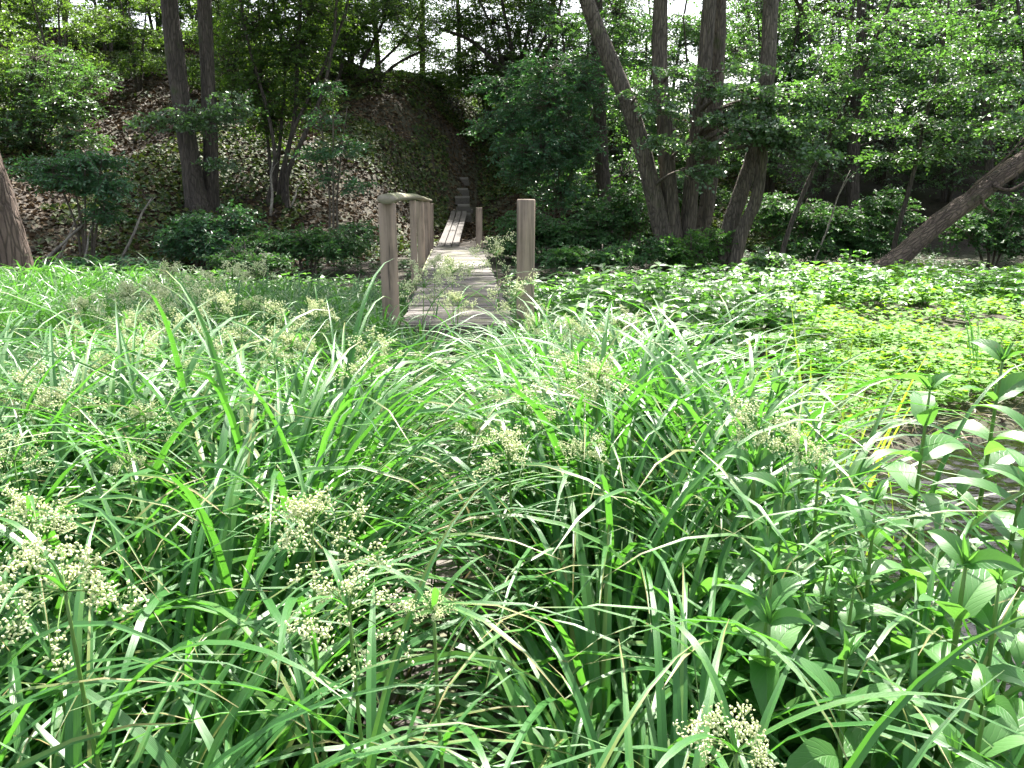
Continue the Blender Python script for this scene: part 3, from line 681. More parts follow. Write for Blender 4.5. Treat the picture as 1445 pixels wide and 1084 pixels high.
# dark trunks inside the wood
def wood_trunk(pts, y, r, label, cl, mat=M_beech):
    pts = pts+[(pts[-1][0]+10, -220), (pts[-1][0]+20, -400)]
    s_ = rooted(pxstem(pts, y, np.linspace(r, r*.4, len(pts))))
    b = s_[0][0].copy(); b[2] += .25
    for k in range(2 if b[0] > 5 else 4):
        a = rng.uniform(0, 2*PI); r_ = rng.uniform(.4, 3.0)
        cl = cl+[(xyz(b[0]+r_*math.sin(a), y+r_*math.cos(a), rng.uniform(8, 13)), (1.4, 1.4, .9), 50)]
    return woody('forest_tree', label, 'tree', b, [s_], cl, mat, M_barkd, .09, .06, 'dark trunks inside the wood', 11, .6, sides=10)
wood_trunk([(857, 320), (850, 240), (846, 150), (842, 60), (845, -60)], 23, .2, 'dark upright trunk behind the dull bush and short of the alder', [C(850, 60, 23, 60, 50, 1.2, 90), C(890, 150, 23.5, 45, 50, 1, 70), C(880, 20, 23, 60, 40, 1.2, 60), C(830, 250, 23.6, 40, 40, .8, 40), C(900, 250, 24, 40, 50, .8, 60)])
wood_trunk([(1205, 330), (1203, 250), (1208, 160), (1215, 60), (1218, -60)], 25, .2, 'shadowed trunk deep behind the layered saplings', [C(1200, 130, 25, 70, 60, 1.5, 120), C(1260, 200, 25.5, 60, 60, 1.2, 100), C(1150, 220, 25, 50, 60, 1.2, 90), C(1230, 30, 25, 90, 50, 1.5, 90)])
wood_trunk([(1400, 330), (1396, 240), (1388, 100), (1380, -60)], 24, .13, 'slim dark trunk crossing behind the slanting fallen trunk', [C(1400, 100, 24, 70, 70, 1.4, 130), C(1440, 220, 24.5, 60, 50, 1.2, 90), C(1340, 210, 24.5, 50, 60, 1.2, 90), C(1390, 10, 24, 80, 50, 1.5, 90)])

# layered saplings on the right
def sapling(label, pts, y, clumps, r=.05, mat=M_beech, group='layered saplings', name='sapling', leafL=.095, leafW=.058, flat=.38, bark=M_barkd, cat='sapling', n_leaf=14, extra=()):
    ss = [rooted(pxstem(p, y, np.linspace(r, r*.4, len(p)))) for p in (pts, *extra)]
    b = ss[0][0][0].copy(); b[2] += .25
    return woody(name, label, cat, b, ss, clumps, mat, bark, leafL, leafW, group, n_leaf, flat, (.4, .8), .3, sides=7, limb_r=.014, dens=.95)
sapling('dark stemmed sapling leaning over with layered bright leaves beside the leaning trunks', [(1106, 350), (1135, 270), (1172, 190), (1215, 105), (1250, 20), (1280, -60)], 17.5,
        [C(1160, 120, 17.3, 75, 10, .8, 50), C(1215, 70, 17.3, 80, 12, .8, 60), C(1240, 125, 17, 80, 9, .8, 50), C(1190, 170, 17.2, 70, 9, .8, 40), C(1270, 30, 17.2, 90, 12, .7, 36), C(1300, 80, 17, 70, 10, .8, 46), C(1240, -30, 17.0, 120, 14, .7, 24)])
sapling('slender sapling holding flat leafy tiers high above the fallen trunk', [(1262, 345), (1290, 240), (1310, 150), (1332, 60), (1345, -60)], 18.2,
        [C(1300, 175, 17.8, 85, 11, .8, 56), C(1370, 130, 17.8, 85, 12, .8, 56), C(1340, 210, 17.8, 75, 9, .7, 40), C(1390, 70, 17.8, 80, 14, .9, 60), C(1320, 20, 17.9, 90, 12, .7, 34), C(1400, 180, 18, 70, 10, .7, 44), C(1260, 220, 18.4, 60, 12, .7, 40)])
sapling('sapling at the meadow edge whose pale tiers hang over the tip of the fallen trunk', [(1480, 350), (1470, 240), (1455, 140), (1440, 40), (1430, -60)], 15.5,
        [C(1420, 110, 15.3, 70, 12, .7, 46), C(1440, 50, 15.3, 80, 14, .8, 56), C(1400, 25, 15.3, 70, 14, .8, 46), C(1440, 165, 15.3, 55, 10, .6, 34), C(1400, -30, 15.4, 100, 14, .7, 24)])
# dull-leaved bushes
def bush(label, u0, y, top, clumps, mat=M_elder, name='elder_bush', group='elder bushes', leafL=.095, leafW=.045, r=.03, flat=.5, nst=5, n_leaf=13, cat='bush', spread=60, bark=M_twig):
    b = ground_pt(u0, y); fan = []
    ss = []
    for k in range(nst):
        f = (k/(max(nst-1, 1))-.5)*2
        p0 = b+xyz(f*.12, random.uniform(-.1, .1), 0); tp = W(u0+f*spread, top+abs(f)*20, y+random.uniform(-.4, .4))
        m1 = p0*.6+tp*.4+xyz(-f*.12, 0, .1)
        ss.append(rooted([np.array([p0, m1, tp]), np.array([r, r*.75, r*.3])]))
    return woody(name, label, cat, b, ss, clumps, mat, bark, leafL, leafW, group, n_leaf, flat, (.3, .6), .2, sides=6, limb_r=.01)
bush('broad dull green bush standing right of the steps behind the bridge posts', 775, 22, 110,
     [C(720, 170, 21.8, 50, 30, .9, 100), C(775, 150, 21.6, 60, 35, .9, 130), C(765, 215, 21.2, 70, 30, .9, 140), C(735, 240, 21.2, 30, 20, .6, 40), C(810, 200, 21.6, 45, 40, .8, 100), C(770, 100, 22, 60, 30, .9, 90), C(700, 120, 22.4, 40, 20, .6, 50), C(830, 120, 22, 40, 40, .9, 80), C(790, 270, 21.5, 50, 30, .7, 90), C(680, 180, 22, 25, 14, .4, 20)], spread=70)
bush('drooping elder bush leaning over leaf litter beside the thick edge trunk', 120, 16.5, 210,
     [C(130, 225, 16.4, 50, 12, .6, 60), C(100, 255, 16.3, 60, 16, .6, 66), C(155, 262, 16.2, 30, 16, .5, 40), C(65, 235, 16.6, 50, 16, .6, 50), C(150, 300, 16.2, 24, 18, .4, 24)], spread=50)
bush('low dark elder bush growing at the foot of the twin trunks', 285, 17.6, 310,
     [C(260, 335, 17.4, 35, 25, .5, 90), C(310, 345, 17.3, 35, 24, .5, 90), C(290, 315, 17.7, 45, 20, .5, 70), C(335, 310, 17.8, 30, 24, .5, 50)], spread=40)
bush('thin sapling with open feathery leaves beside the hazel stems', 470, 19, 130,
     [C(462, 122, 19, 18, 14, .4, 12), C(455, 165, 19, 24, 14, .4, 14), C(490, 205, 18.9, 35, 14, .5, 22), C(448, 215, 18.9, 24, 14, .4, 16), C(500, 262, 18.8, 30, 10, .4, 14), C(470, 245, 19, 24, 12, .4, 10)], nst=3, spread=20)
bush('shady leafy bush high on the slope behind the drooping elder', 70, 23, 80,
     [C(40, 120, 23, 60, 30, 1, 110), C(90, 150, 22.8, 60, 25, 1, 100), C(30, 180, 22.5, 50, 25, .8, 80), C(110, 195, 22.5, 40, 20, .8, 60), C(130, 110, 23.5, 40, 16, .8, 50), C(60, 85, 23.5, 60, 20, 1, 60)], spread=70, mat=M_beech)
bush('dark bramble bush under the layered saplings behind the leaning trunks', 1110, 20.5, 270,
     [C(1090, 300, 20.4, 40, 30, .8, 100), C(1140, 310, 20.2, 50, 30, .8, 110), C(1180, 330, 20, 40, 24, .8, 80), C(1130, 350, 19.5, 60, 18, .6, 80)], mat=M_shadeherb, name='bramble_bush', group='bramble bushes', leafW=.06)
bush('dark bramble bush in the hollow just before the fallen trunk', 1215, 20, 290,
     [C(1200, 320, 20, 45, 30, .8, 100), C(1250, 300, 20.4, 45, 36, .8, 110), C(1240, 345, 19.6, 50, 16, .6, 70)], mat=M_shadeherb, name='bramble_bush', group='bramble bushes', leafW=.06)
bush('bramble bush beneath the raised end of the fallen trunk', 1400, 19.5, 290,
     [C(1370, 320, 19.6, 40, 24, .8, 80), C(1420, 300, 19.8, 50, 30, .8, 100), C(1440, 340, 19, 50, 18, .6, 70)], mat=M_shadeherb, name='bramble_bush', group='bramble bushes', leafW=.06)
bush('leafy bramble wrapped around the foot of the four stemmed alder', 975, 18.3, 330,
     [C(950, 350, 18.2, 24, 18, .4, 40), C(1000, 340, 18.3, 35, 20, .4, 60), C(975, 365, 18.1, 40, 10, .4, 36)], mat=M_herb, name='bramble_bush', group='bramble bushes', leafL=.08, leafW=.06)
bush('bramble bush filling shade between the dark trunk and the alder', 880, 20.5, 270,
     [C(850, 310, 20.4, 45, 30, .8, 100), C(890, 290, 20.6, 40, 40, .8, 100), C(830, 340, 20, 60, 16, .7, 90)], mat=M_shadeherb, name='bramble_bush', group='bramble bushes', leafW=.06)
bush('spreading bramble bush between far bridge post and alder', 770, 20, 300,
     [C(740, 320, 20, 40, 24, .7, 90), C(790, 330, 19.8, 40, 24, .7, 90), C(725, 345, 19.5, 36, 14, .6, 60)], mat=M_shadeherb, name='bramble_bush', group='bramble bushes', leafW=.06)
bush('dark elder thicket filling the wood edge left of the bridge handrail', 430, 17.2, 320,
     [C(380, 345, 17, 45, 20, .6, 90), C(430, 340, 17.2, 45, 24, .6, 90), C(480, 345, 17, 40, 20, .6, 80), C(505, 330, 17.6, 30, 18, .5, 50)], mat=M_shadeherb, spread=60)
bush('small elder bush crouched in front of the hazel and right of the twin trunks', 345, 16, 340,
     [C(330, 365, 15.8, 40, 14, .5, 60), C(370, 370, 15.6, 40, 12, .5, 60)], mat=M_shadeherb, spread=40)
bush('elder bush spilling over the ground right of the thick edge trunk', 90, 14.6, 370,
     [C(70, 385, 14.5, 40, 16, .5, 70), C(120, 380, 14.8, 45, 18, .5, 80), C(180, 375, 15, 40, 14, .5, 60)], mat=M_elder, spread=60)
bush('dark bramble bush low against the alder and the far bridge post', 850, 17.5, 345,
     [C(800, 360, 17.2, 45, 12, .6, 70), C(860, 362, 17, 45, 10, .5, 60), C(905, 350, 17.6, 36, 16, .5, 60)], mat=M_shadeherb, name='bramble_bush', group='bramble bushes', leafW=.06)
bush('pale sunlit leafy shrub in the meadow below the multi stemmed alder', 1085, 14.3, 350,
     [C(1085, 365, 14.3, 34, 12, .4, 26), C(1065, 390, 14.1, 40, 14, .5, 36), C(1110, 395, 14.1, 40, 14, .5, 36)], mat=M_alder, name='leafy_shrub', group='leafy shrubs in the meadow', leafW=.06, spread=22)
bush('low bright shrub between the right bridge post and the herbs', 880, 12.5, 385,
     [C(860, 400, 12.4, 40, 12, .4, 26), C(905, 402, 12.2, 36, 12, .4, 24)], mat=M_herb, name='leafy_shrub', group='leafy shrubs in the meadow', leafL=.11, leafW=.07, spread=24)
bush('broad feathery shrub rising over the herb bank behind the sedge', 1010, 9.6, 425,
     [C(985, 445, 9.5, 50, 16, .4, 30), C(1035, 450, 9.3, 50, 18, .4, 32), C(1090, 455, 9.2, 36, 14, .3, 22)], mat=M_herb, name='leafy_shrub', group='leafy shrubs in the meadow', leafL=.10, leafW=.06, spread=40)
bush('dark holly like bush at the crest above the handrail post', 560, 38.5, 100,
     [C(540, 112, 38.5, 60, 14, 1.2, 130), C(620, 112, 38.5, 40, 12, 1.2, 80), C(480, 122, 38, 50, 18, 1.2, 100)], mat=M_ridge, name='crest_bush', group='bushes along the crest', leafL=.13, leafW=.09)
bush('crest bush in the gap between leaf slope and ridge trees above the far right post', 690, 37, 95,
     [C(670, 112, 37, 40, 22, 1.2, 90), C(730, 110, 37, 60, 30, 1.2, 130), C(800, 120, 36, 60, 40, 1.2, 130)], mat=M_ridge, name='crest_bush', group='bushes along the crest', leafL=.13, leafW=.09)
bush('crest bush left of the sunlit grass patch below thin trunks', 60, 37, 50,
     [C(30, 70, 38, 60, 20, 1.5, 90), C(90, 72, 38, 40, 12, 1.2, 50), C(230, 80, 39, 60, 20, 1.5, 90), C(320, 100, 39, 60, 26, 1.5, 110)], mat=M_ridge, name='crest_bush', group='bushes along the crest', leafL=.13, leafW=.09)

# ------------------------------------------------------------------ unseen tree, added so its crown above the view shades the sedge
def shade_tree(label, bx, by, h, cx_, cy_, cz_, rx, ry, rz, n, ns=60):
    b = xyz(bx, by, float(H(bx, by)))
    st_ = rooted([np.array([b, b+xyz(0, 0, h*.3), b*.5+xyz(cx_, cy_, cz_)*.5+xyz(0, 0, 1), xyz(cx_, cy_, cz_+1)]), np.array([.35, .3, .22, .1])])
    cl = []
    for k in range(n):
        q = unit(rng.normal(0, 1, (1, 3)))[0]*rng.random()**.4
        cl.append((xyz(cx_, cy_, cz_)+q*np.array([rx, ry, rz]), (1.2, 1.2, .6), ns))
    return woody('added_shade_tree', label, 'tree', b, [st_], cl, M_alder, M_bark, .10, .08, 'unseen trees added for shade', 10, .6, (.5, .9), sides=10)
SUN_EL = math.radians(54); SUN_AZ = math.radians(14)

shade_tree('unseen tree added beyond the view to shade the sedge', -7.8, 8.2, 13, -1.6, 11.2, 11.2, 4.6, 3.6, 1.3, 5)
# understory trees filling the wood
def understory(u, y, h, label, n=15, mat=M_beech, cr=1.9):
    b = ground_pt(u, y); ss = []
    for k in range(3):
        a = k*2.1+random.random()
        ss.append(rooted([np.array([b+xyz(.1*math.sin(a), .1*math.cos(a), 0), b+xyz(.35*math.sin(a), .35*math.cos(a), h*.4), b+xyz(.8*math.sin(a), .8*math.cos(a), h*.9)]), np.array([.07, .055, .02])]))
    cl = []
    for k in range(n):
        a = rng.uniform(0, 2*PI); f = rng.uniform(.08, 1); r_ = cr*math.sqrt(rng.random())*(1.1-.5*f)
        cl.append((b+xyz(r_*math.sin(a), r_*math.cos(a), h*f), (.9, .9, .45), 38))
    return woody('understory_tree', label, 'tree', b, ss, cl, mat, M_barkd, .10, .07, 'understory trees in the shaded wood', 11, .55, sides=7)
UL = 'dense leafy understory tree deep in the shaded wood'
UP = [understory(900, 28, 7, UL), understory(1080, 29, 7.5, UL), understory(1330, 27, 7, UL, mat=M_alder)]
for k, (u, y, s_) in enumerate([(820, 29, 1), (985, 27, .9), (1150, 28, 1.05), (1235, 29.5, 1.1), (1420, 28, 1.05), (1490, 24, 1), (1290, 32, 1.2), (1400, 33, 1.2), (1060, 34, 1.1), (930, 34, 1.1), (1180, 34, 1.2), (770, 33, .9), (1530, 30, 1.2), (1590, 21, 1)]):
    copy_tree(UP[k % 3], tuple(ground_pt(u, y)), k*1.9, s_)
UL2 = 'leafy thicket tree on the upper slope behind the twin trunks'
UQ = [understory(180, 33, 4.2, UL2, 11, M_ridge), understory(20, 31, 4.5, 'leafy thicket tree high above the thick edge trunk', 12, M_ridge)]
for k, (u, y, s_, l_) in enumerate([(-260, 21, 1.2, 'outlying thicket tree past the edge trunk'), (-420, 26, 1.4, 'outlying thicket tree far past the edge trunk'), (-330, 33, 1.4, 'outlying thicket tree on the slope past the edge trunk'), (110, 27, .75, 'dark thicket tree on the slope above the drooping elder'), (215, 29, .7, 'dark thicket tree directly behind the twin trunks'), (-20, 23, .9, 'low thicket tree just above the leaning edge trunk'), (345, 29, .8, 'thicket tree rooted in shade behind the fanned hazel'), (-60, 27, 1.1, 'thicket tree cropped by the photo edge above the edge trunk'), (300, 36, 1.0, 'thicket tree between the twin trunks and the hazel crown'), (90, 37, .8, 'small thicket tree below the sunlit grass crest'), (430, 37, 1, 'thicket tree behind the upper hazel stems'), (475, 39, .95, 'thicket tree on the ridge above the handrail'), (505, 38, .8, 'smaller thicket tree among the sweeping hazel stems'), (690, 38, 1, 'thicket tree on the ridge under the forked hazel'), (750, 37, 1.05, 'thicket tree between forked hazel and dull bush'), (245, 37, 1.0, 'thicket tree on the ridge seen between the twin trunks'), (20, 36, 1.1, 'thicket tree topping the slope over the drooping elder'), (60, 41, 1.1, 'far thicket tree on the crest near the grass patch'), (360, 40, 1.15, 'far thicket tree on the crest behind the fanned hazel')]):
    copy_tree(UQ[k % 2], tuple(ground_pt(u, y)), k*2.3, s_, l_)

# ------------------------------------------------------------------ sedge
def bridge_lat(x, y):
    return x*math.cos(BA)+y*math.sin(BA), -x*math.sin(BA)+y*math.cos(BA)
def sedge_density(x, y):
    d = np.ones_like(x)
    lat, al = bridge_lat(x, y)
    cd = chan_dist(x, y)
    d *= sstep(.6, .95, cd)
    d *= np.where((al < 7.6) & (np.abs(lat+.02) < .22), .10, 1)
    d *= np.where((al > 7.4) & (al < 19.4) & (np.abs(lat) < .60), 0, 1)
    d *= 1-sstep(-.2, .2, x-np.interp(y, [0, 2.6, 3.4, 4.3, 6, 7.5, 9, 20], [1.6, 1.4, 1.1, .85, .55, .35, .1, -.1]))
    d *= np.where((x > .26*y+.1) & (y < 4), .30, 1)*np.where((x > .29*y) & (y > 2.0), .15, 1)          # herbs take over on that side
    d *= 1-sstep(9.5, 12.5, y)
    d *= .55+.75*vnoise(x*1.1+9, y*1.1, 8)
    return d
prof_blade = lambda t: np.clip(.62+1.3*t, 0, 1)*np.clip((1-t)*2.6, 0.02, 1)**.8
def shoots(n, y0, y1, per, K, mat, name, wscale=1., Lr=(.75, 1.15), uv=True):
    u_ = rng.random(n)
    yy = np.sqrt(u_*(y1**2-y0**2)+y0**2); xx = (rng.random(n)*2-1)*(.66*yy+.45)
    keep = rng.random(n) < sedge_density(xx, yy)/1.3
    xx, yy = xx[keep], yy[keep]; zz = H(xx, yy); n = len(xx)
    lat, al = bridge_lat(xx, yy)
    hs = (.80+.35*vnoise(xx*.9, yy*.9, 21))*np.interp(yy, [0, 4, 7, 12], [1, .95, .78, .66])*(1-.30*sstep(4.2, 6, al)*np.exp(-(lat/.7)**2))
    x = np.repeat(xx, per); yv = np.repeat(yy, per); z = np.repeat(zz, per); m = len(x)
    g_ = .42; ox = (np.floor(xx/g_)+.5+.6*(vnoise(np.floor(xx/g_)*7.3, np.floor(yy/g_)*3.1, 5)-.5))*g_-xx; oy = (np.floor(yy/g_)+.5+.6*(vnoise(np.floor(xx/g_)*3.3, np.floor(yy/g_)*5.7, 6)-.5))*g_-yy
    pull = .55; x = x+np.repeat(ox*pull, per); yv = yv+np.repeat(oy*pull, per)
    out = np.repeat(np.arctan2(-ox, -oy), per)
    az0 = np.repeat(rng.random(n)*2*PI, per); az = np.where(rng.random(m) < .62, out+rng.normal(0, .55, m), az0+np.tile(np.arange(per)*2.2, n)+rng.normal(0, .35, m))
    fld = vnoise(x*.6+3, yv*.6, 71)*9; pick = rng.random(m) < .22; az = np.where(pick, fld+rng.normal(0, .5, m), az)
    lt, al2 = bridge_lat(x, yv); okk = ((np.abs(lt+.02) > .19) | (al2 > 7.5) | (rng.random(m) < .12)) & ((np.abs(lt) > .56) | (al2 < 7.75))
    x, yv, z, az = x[okk], yv[okk], z[okk], az[okk]; hsr = np.repeat(hs, per)[okk]; m = len(x)
    up_ = rng.uniform(0, .16, m)                      # leaves part from the shoot at different heights
    P = np.stack([x+.02*np.sin(az)+rng.normal(0, .012, m), yv+.02*np.cos(az)+rng.normal(0, .012, m), z+up_-.03], -1)
    L = rng.uniform(Lr[0], Lr[1], m)*hsr
    e0 = np.clip(rng.normal(1.40, .10, m), 1.0, 1.56)
    bend = np.clip(rng.normal(2.05, .45, m), 1.45, 3.0)
    # do not let near leaves stand up into the lens
    mb = MB()
    ribbons(mb, P, az, e0, bend, L, rng.uniform(.012, .023, m)*wscale, K, prof_blade, rng.uniform(.15, .5, m), rng.normal(0, .15, m), rng.uniform(1.5, 3.0, m), rng.normal(0, .28, m))
    return mb, m
near, n1 = shoots(1550, .62, 3.8, 8, 14, M_sedge, 'n', 1.08, (.85, 1.5))
tag(near.obj('sedge_grass', M_sedge, None, True, True), 'long arching green sedge blades in front of the boardwalk', 'grass', kind='stuff')
farm, n2 = shoots(7200, 3.8, 13, 7, 7, M_sedge_far, 'f', 1.1, (.8, 1.3))
tag(farm.obj('sedge_grass', M_sedge_far, None, True, False), 'dense sedge blades spreading from the stream to the footbridge', 'grass', kind='stuff')
# short undergrowth and dead blades between
n = 4500; u_ = rng.random(n); yy = np.sqrt(u_*(9**2-.7**2)+.49); xx = (rng.random(n)*2-1)*(.66*yy+.4); k_ = chan_dist(xx, yy) > .8; xx, yy = xx[k_], yy[k_]; n = len(xx)
mb = MB(); ribbons(mb, np.stack([xx, yy, H(xx, yy)-.01], -1), rng.random(n)*2*PI, rng.uniform(.1, 1.3, n), rng.uniform(.3, 2.2, n), rng.uniform(.2, .55, n), rng.uniform(.006, .014, n), 5, prof_blade, .2)
M_dead = leafmat('dead_blade', [(0, (.06, .09, .025)), (.45, (.10, .10, .035)), (1, (.24, .17, .09))], (.15, .16, .05), .2, .5, .3)
n2_ = 420; yy2 = np.sqrt(rng.random(n2_)*(6**2-.8**2)+.64); xx2 = (rng.random(n2_)*2-1)*(.62*yy2+.3); kk = chan_dist(xx2, yy2) > .8; xx2, yy2 = xx2[kk], yy2[kk]; n2_ = len(xx2)
ribbons(mb, np.stack([xx2, yy2, H(xx2, yy2)], -1), rng.random(n2_)*2*PI, rng.uniform(.9, 1.5, n2_), rng.uniform(.8, 3.2, n2_), rng.uniform(.5, .95, n2_), rng.uniform(.006, .013, n2_), 8, prof_blade, .5, rng.normal(0, .6, n2_), 1.5, rng.normal(0, 1.2, n2_))
tag(mb.obj('dead_grass', M_dead), 'withered brown and green blades low between the sedge stems', 'grass', kind='stuff')

# ------------------------------------------------------------------ club-rush flower stems
def flower_mesh(sk):
    nq = sum(len(q) for q in sk.q); me = sk.mesh('flower_head', M_stem, False); me.materials.append(M_spike)
    k = np.ones(len(me.polygons), np.int32); k[:nq] = 0; me.polygons.foreach_set('material_index', k); return me
def flower_proto(seed, size):
    """returns meshes: stem, bracts, head; the head's middle is at the origin's top (0,0,0)"""
    r = np.random.default_rng(seed)
    st, lf, hd, sk = MB(), MB(), MB(), MB()
    P0, P1, P2, rr = [], [], [], []
    tips = []
    nr = int(r.integers(11, 15))
    for k in range(nr):
        a = k*2.4+r.normal(0, .3); e = r.uniform(-.35, 1.35); L = size*r.uniform(.4, 1.45)
        d = np.array([math.cos(e)*math.sin(a), math.cos(e)*math.cos(a), math.sin(e)])
        end = d*L-np.array([0, 0, .22*L*L/size]); midp = d*L*.5+np.array([0, 0, .08*L])
        P0.append(np.zeros(3)); P1.append(midp); P2.append(end); rr.append(.0011)
        for j in range(int(r.integers(4, 8))):
            t = r.uniform(.5, 1.0); base = 2*midp*t*(1-t)+end*t*t
            dd = unit(d+r.normal(0, .75, 3)); l2 = size*r.uniform(.12, .32); e2 = base+dd*l2; e2[2] -= .1*l2
            P0.append(base); P1.append((base+e2)/2+np.array([0, 0, .004])); P2.append(e2); rr.append(.0006)
            for q in range(int(r.integers(7, 14))): tips.append(e2+r.normal(0, .0065, 3))
    twigs(sk, np.array(P0), np.array(P1), np.array(P2), np.array(rr), np.array(rr)*.6, 4, 4)
    tips = np.array(tips); n = len(tips)
    D = unit(r.normal(0, 1, (n, 3))+np.array([0, 0, .5])); A = unit(np.cross(D, r.normal(0, 1, (n, 3)))); B_ = np.cross(D, A)
    l = r.uniform(.0028, .0043, n)[:, None]; w = l*.58
    V = np.stack([tips-D*l, tips+A*w, tips+B_*w, tips-A*w, tips-B_*w, tips+D*l], 1).reshape(-1, 3)
    b = (np.arange(n)*6)[:, None]
    tr = np.concatenate([b+np.array([[0, 2, 1]]), b+np.array([[0, 3, 2]]), b+np.array([[0, 4, 3]]), b+np.array([[0, 1, 4]]), b+np.array([[5, 1, 2]]), b+np.array([[5, 2, 3]]), b+np.array([[5, 3, 4]]), b+np.array([[5, 4, 1]])])
    sk.add(V, tris=tr)
    # the stalk below
    h = 1.0; lx, ly = r.normal(0, .05, 2)
    tube(st, [(lx*2, ly*2, -h), (lx*1.1, ly*1.1, -h*.6), (lx*.3, ly*.3, -h*.25), (0, 0, 0)], [.0042, .0038, .003, .0024], 6, True, 0, 3)
    nb = 3
    a = r.random()*6+np.arange(nb)*2.1
    ribbons(lf, np.zeros((nb, 3)), a, r.uniform(.7, 1.2, nb), r.uniform(.8, 1.7, nb), r.uniform(.12, .24, nb), r.uniform(.007, .011, nb), 8, prof_blade, .3)
    nl = 4; a = r.random()*6+np.arange(nl)*2.5; zz = -h*np.linspace(.25, .75, nl)
    ribbons(lf, np.stack([lx*-zz, ly*-zz, zz], -1), a, r.uniform(.9, 1.3, nl), r.uniform(.7, 1.9, nl), r.uniform(.35, .6, nl), r.uniform(.012, .017, nl), 10, prof_blade, .3)
    return (st.mesh('stem', M_stem), lf.mesh('leaf', M_sedge, True, True), flower_mesh(sk))
protos = [flower_proto(100+k, .085) for k in range(6)]
PX2 = lambda px, d: px/F*d
def flower(k, u, v, z, size_px, label, group='flowering club rushes', cat='rush'):
    z = z+.08; p = WZ(u, v, z); d = np.linalg.norm(p-np.array([0, 0, CZ])); R = size_px/F*d
    me = protos[k % 6]; o = empty('flowering_rush', tuple(p), label, cat, group, rz=k*1.7)
    hs = R/.075
    s_ = link('stem', me[0], o); l_ = link('leaf', me[1], o); b_ = link('flower_head', me[2], o)
    gz = float(H(p[0], p[1])); s_.scale = (1, 1, (p[2]-gz+.05)); b_.scale = (hs, hs, hs)
    o.rotation_euler.x = random.uniform(-.06, .06); o.rotation_euler.y = random.uniform(-.06, .06)
    return o
FL = [  # u, v, height, radius in the photograph, label
 (42, 738, 1.0, 46, 'creamy rush flower head second up at the sedge edge above the largest one'),
 (92, 835, 1.02, 72, 'largest creamy rush flower head, wide and hanging low over broad sedge blades'),
 (440, 745, .98, 58, 'upper of two big overlapping creamy rush heads before the boardwalk'),
 (492, 862, .98, 66, 'lower of two big overlapping creamy rush heads, drooping beside the boardwalk'),
 (612, 862, .9, 30, 'small creamy rush head leaning out over the dark boardwalk gap'),
 (524, 515, .96, 42, 'pale rush head standing alone in line with the handrail post'),
 (842, 540, .98, 40, 'broad sandy rush head in line with the right post of the bridge'),
 (800, 535, .95, 38, 'sandy rush head touching the broad one below the right bridge post'),
 (718, 650, .96, 42, 'rush head in the middle of the sedge straight below the right post'),
 (738, 585, .92, 40, 'loose rush head just above the middle one, leaning away'),
 (665, 605, .9, 24, 'tiny rush head on a thin stalk over the plank walk'),
 (822, 640, .9, 30, 'half hidden rush head under the broad sandy one'),
 (205, 590, .95, 28, 'flattened rush head seen edge on between long arching blades'),
 (30, 560, .95, 40, 'fluffy rush head low in the dense sedge below the thick edge trunk'),
 (75, 585, .93, 42, 'fluffy rush head touching the one below the edge trunk'),
 (20, 650, .95, 30, 'small rush head cut by the photograph edge above the creamy ones'),
 (180, 655, .95, 20, 'sparse green rush top with few flower among long blades'),
 (1070, 605, .98, 42, 'pale green rush head beside the willowherb nearest the herb bank'),
 (1128, 640, .95, 36, 'pale green rush head in front of the yellow reed blades'),
 (1038, 1062, .98, 62, 'creamy rush head at the bottom of the view beside the willowherb leaves'),
 (410, 495, .95, 30, 'rush head in mid meadow left of the lone pale one'),
 (700, 360, .9, 26, 'thin rush head overlapping the right bridge post'),
]
for k, f in enumerate(FL): flower(k, *f)
far_fl = [(210, 450), (182, 458), (240, 468), (205, 500), (232, 430), (310, 440), (385, 505), (362, 432), (425, 490), (240, 388), (362, 385), (612, 378), (600, 405), (640, 385), (760, 462), (806, 466), (862, 482), (650, 432), (730, 420),
          (100, 470), (60, 500), (140, 520), (280, 410), (330, 395), (300, 490), (180, 420), (260, 520), (450, 440), (340, 470), (120, 440), (880, 460), (215, 415), (195, 480), (170, 505), (395, 455)]
for k, (u, v) in enumerate(far_fl):
    flower(k+3, u+random.uniform(-4, 4), v, random.uniform(.82, .98), random.uniform(16, 30), 'small airy rush flower head scattered in the far sedge near the bridge')

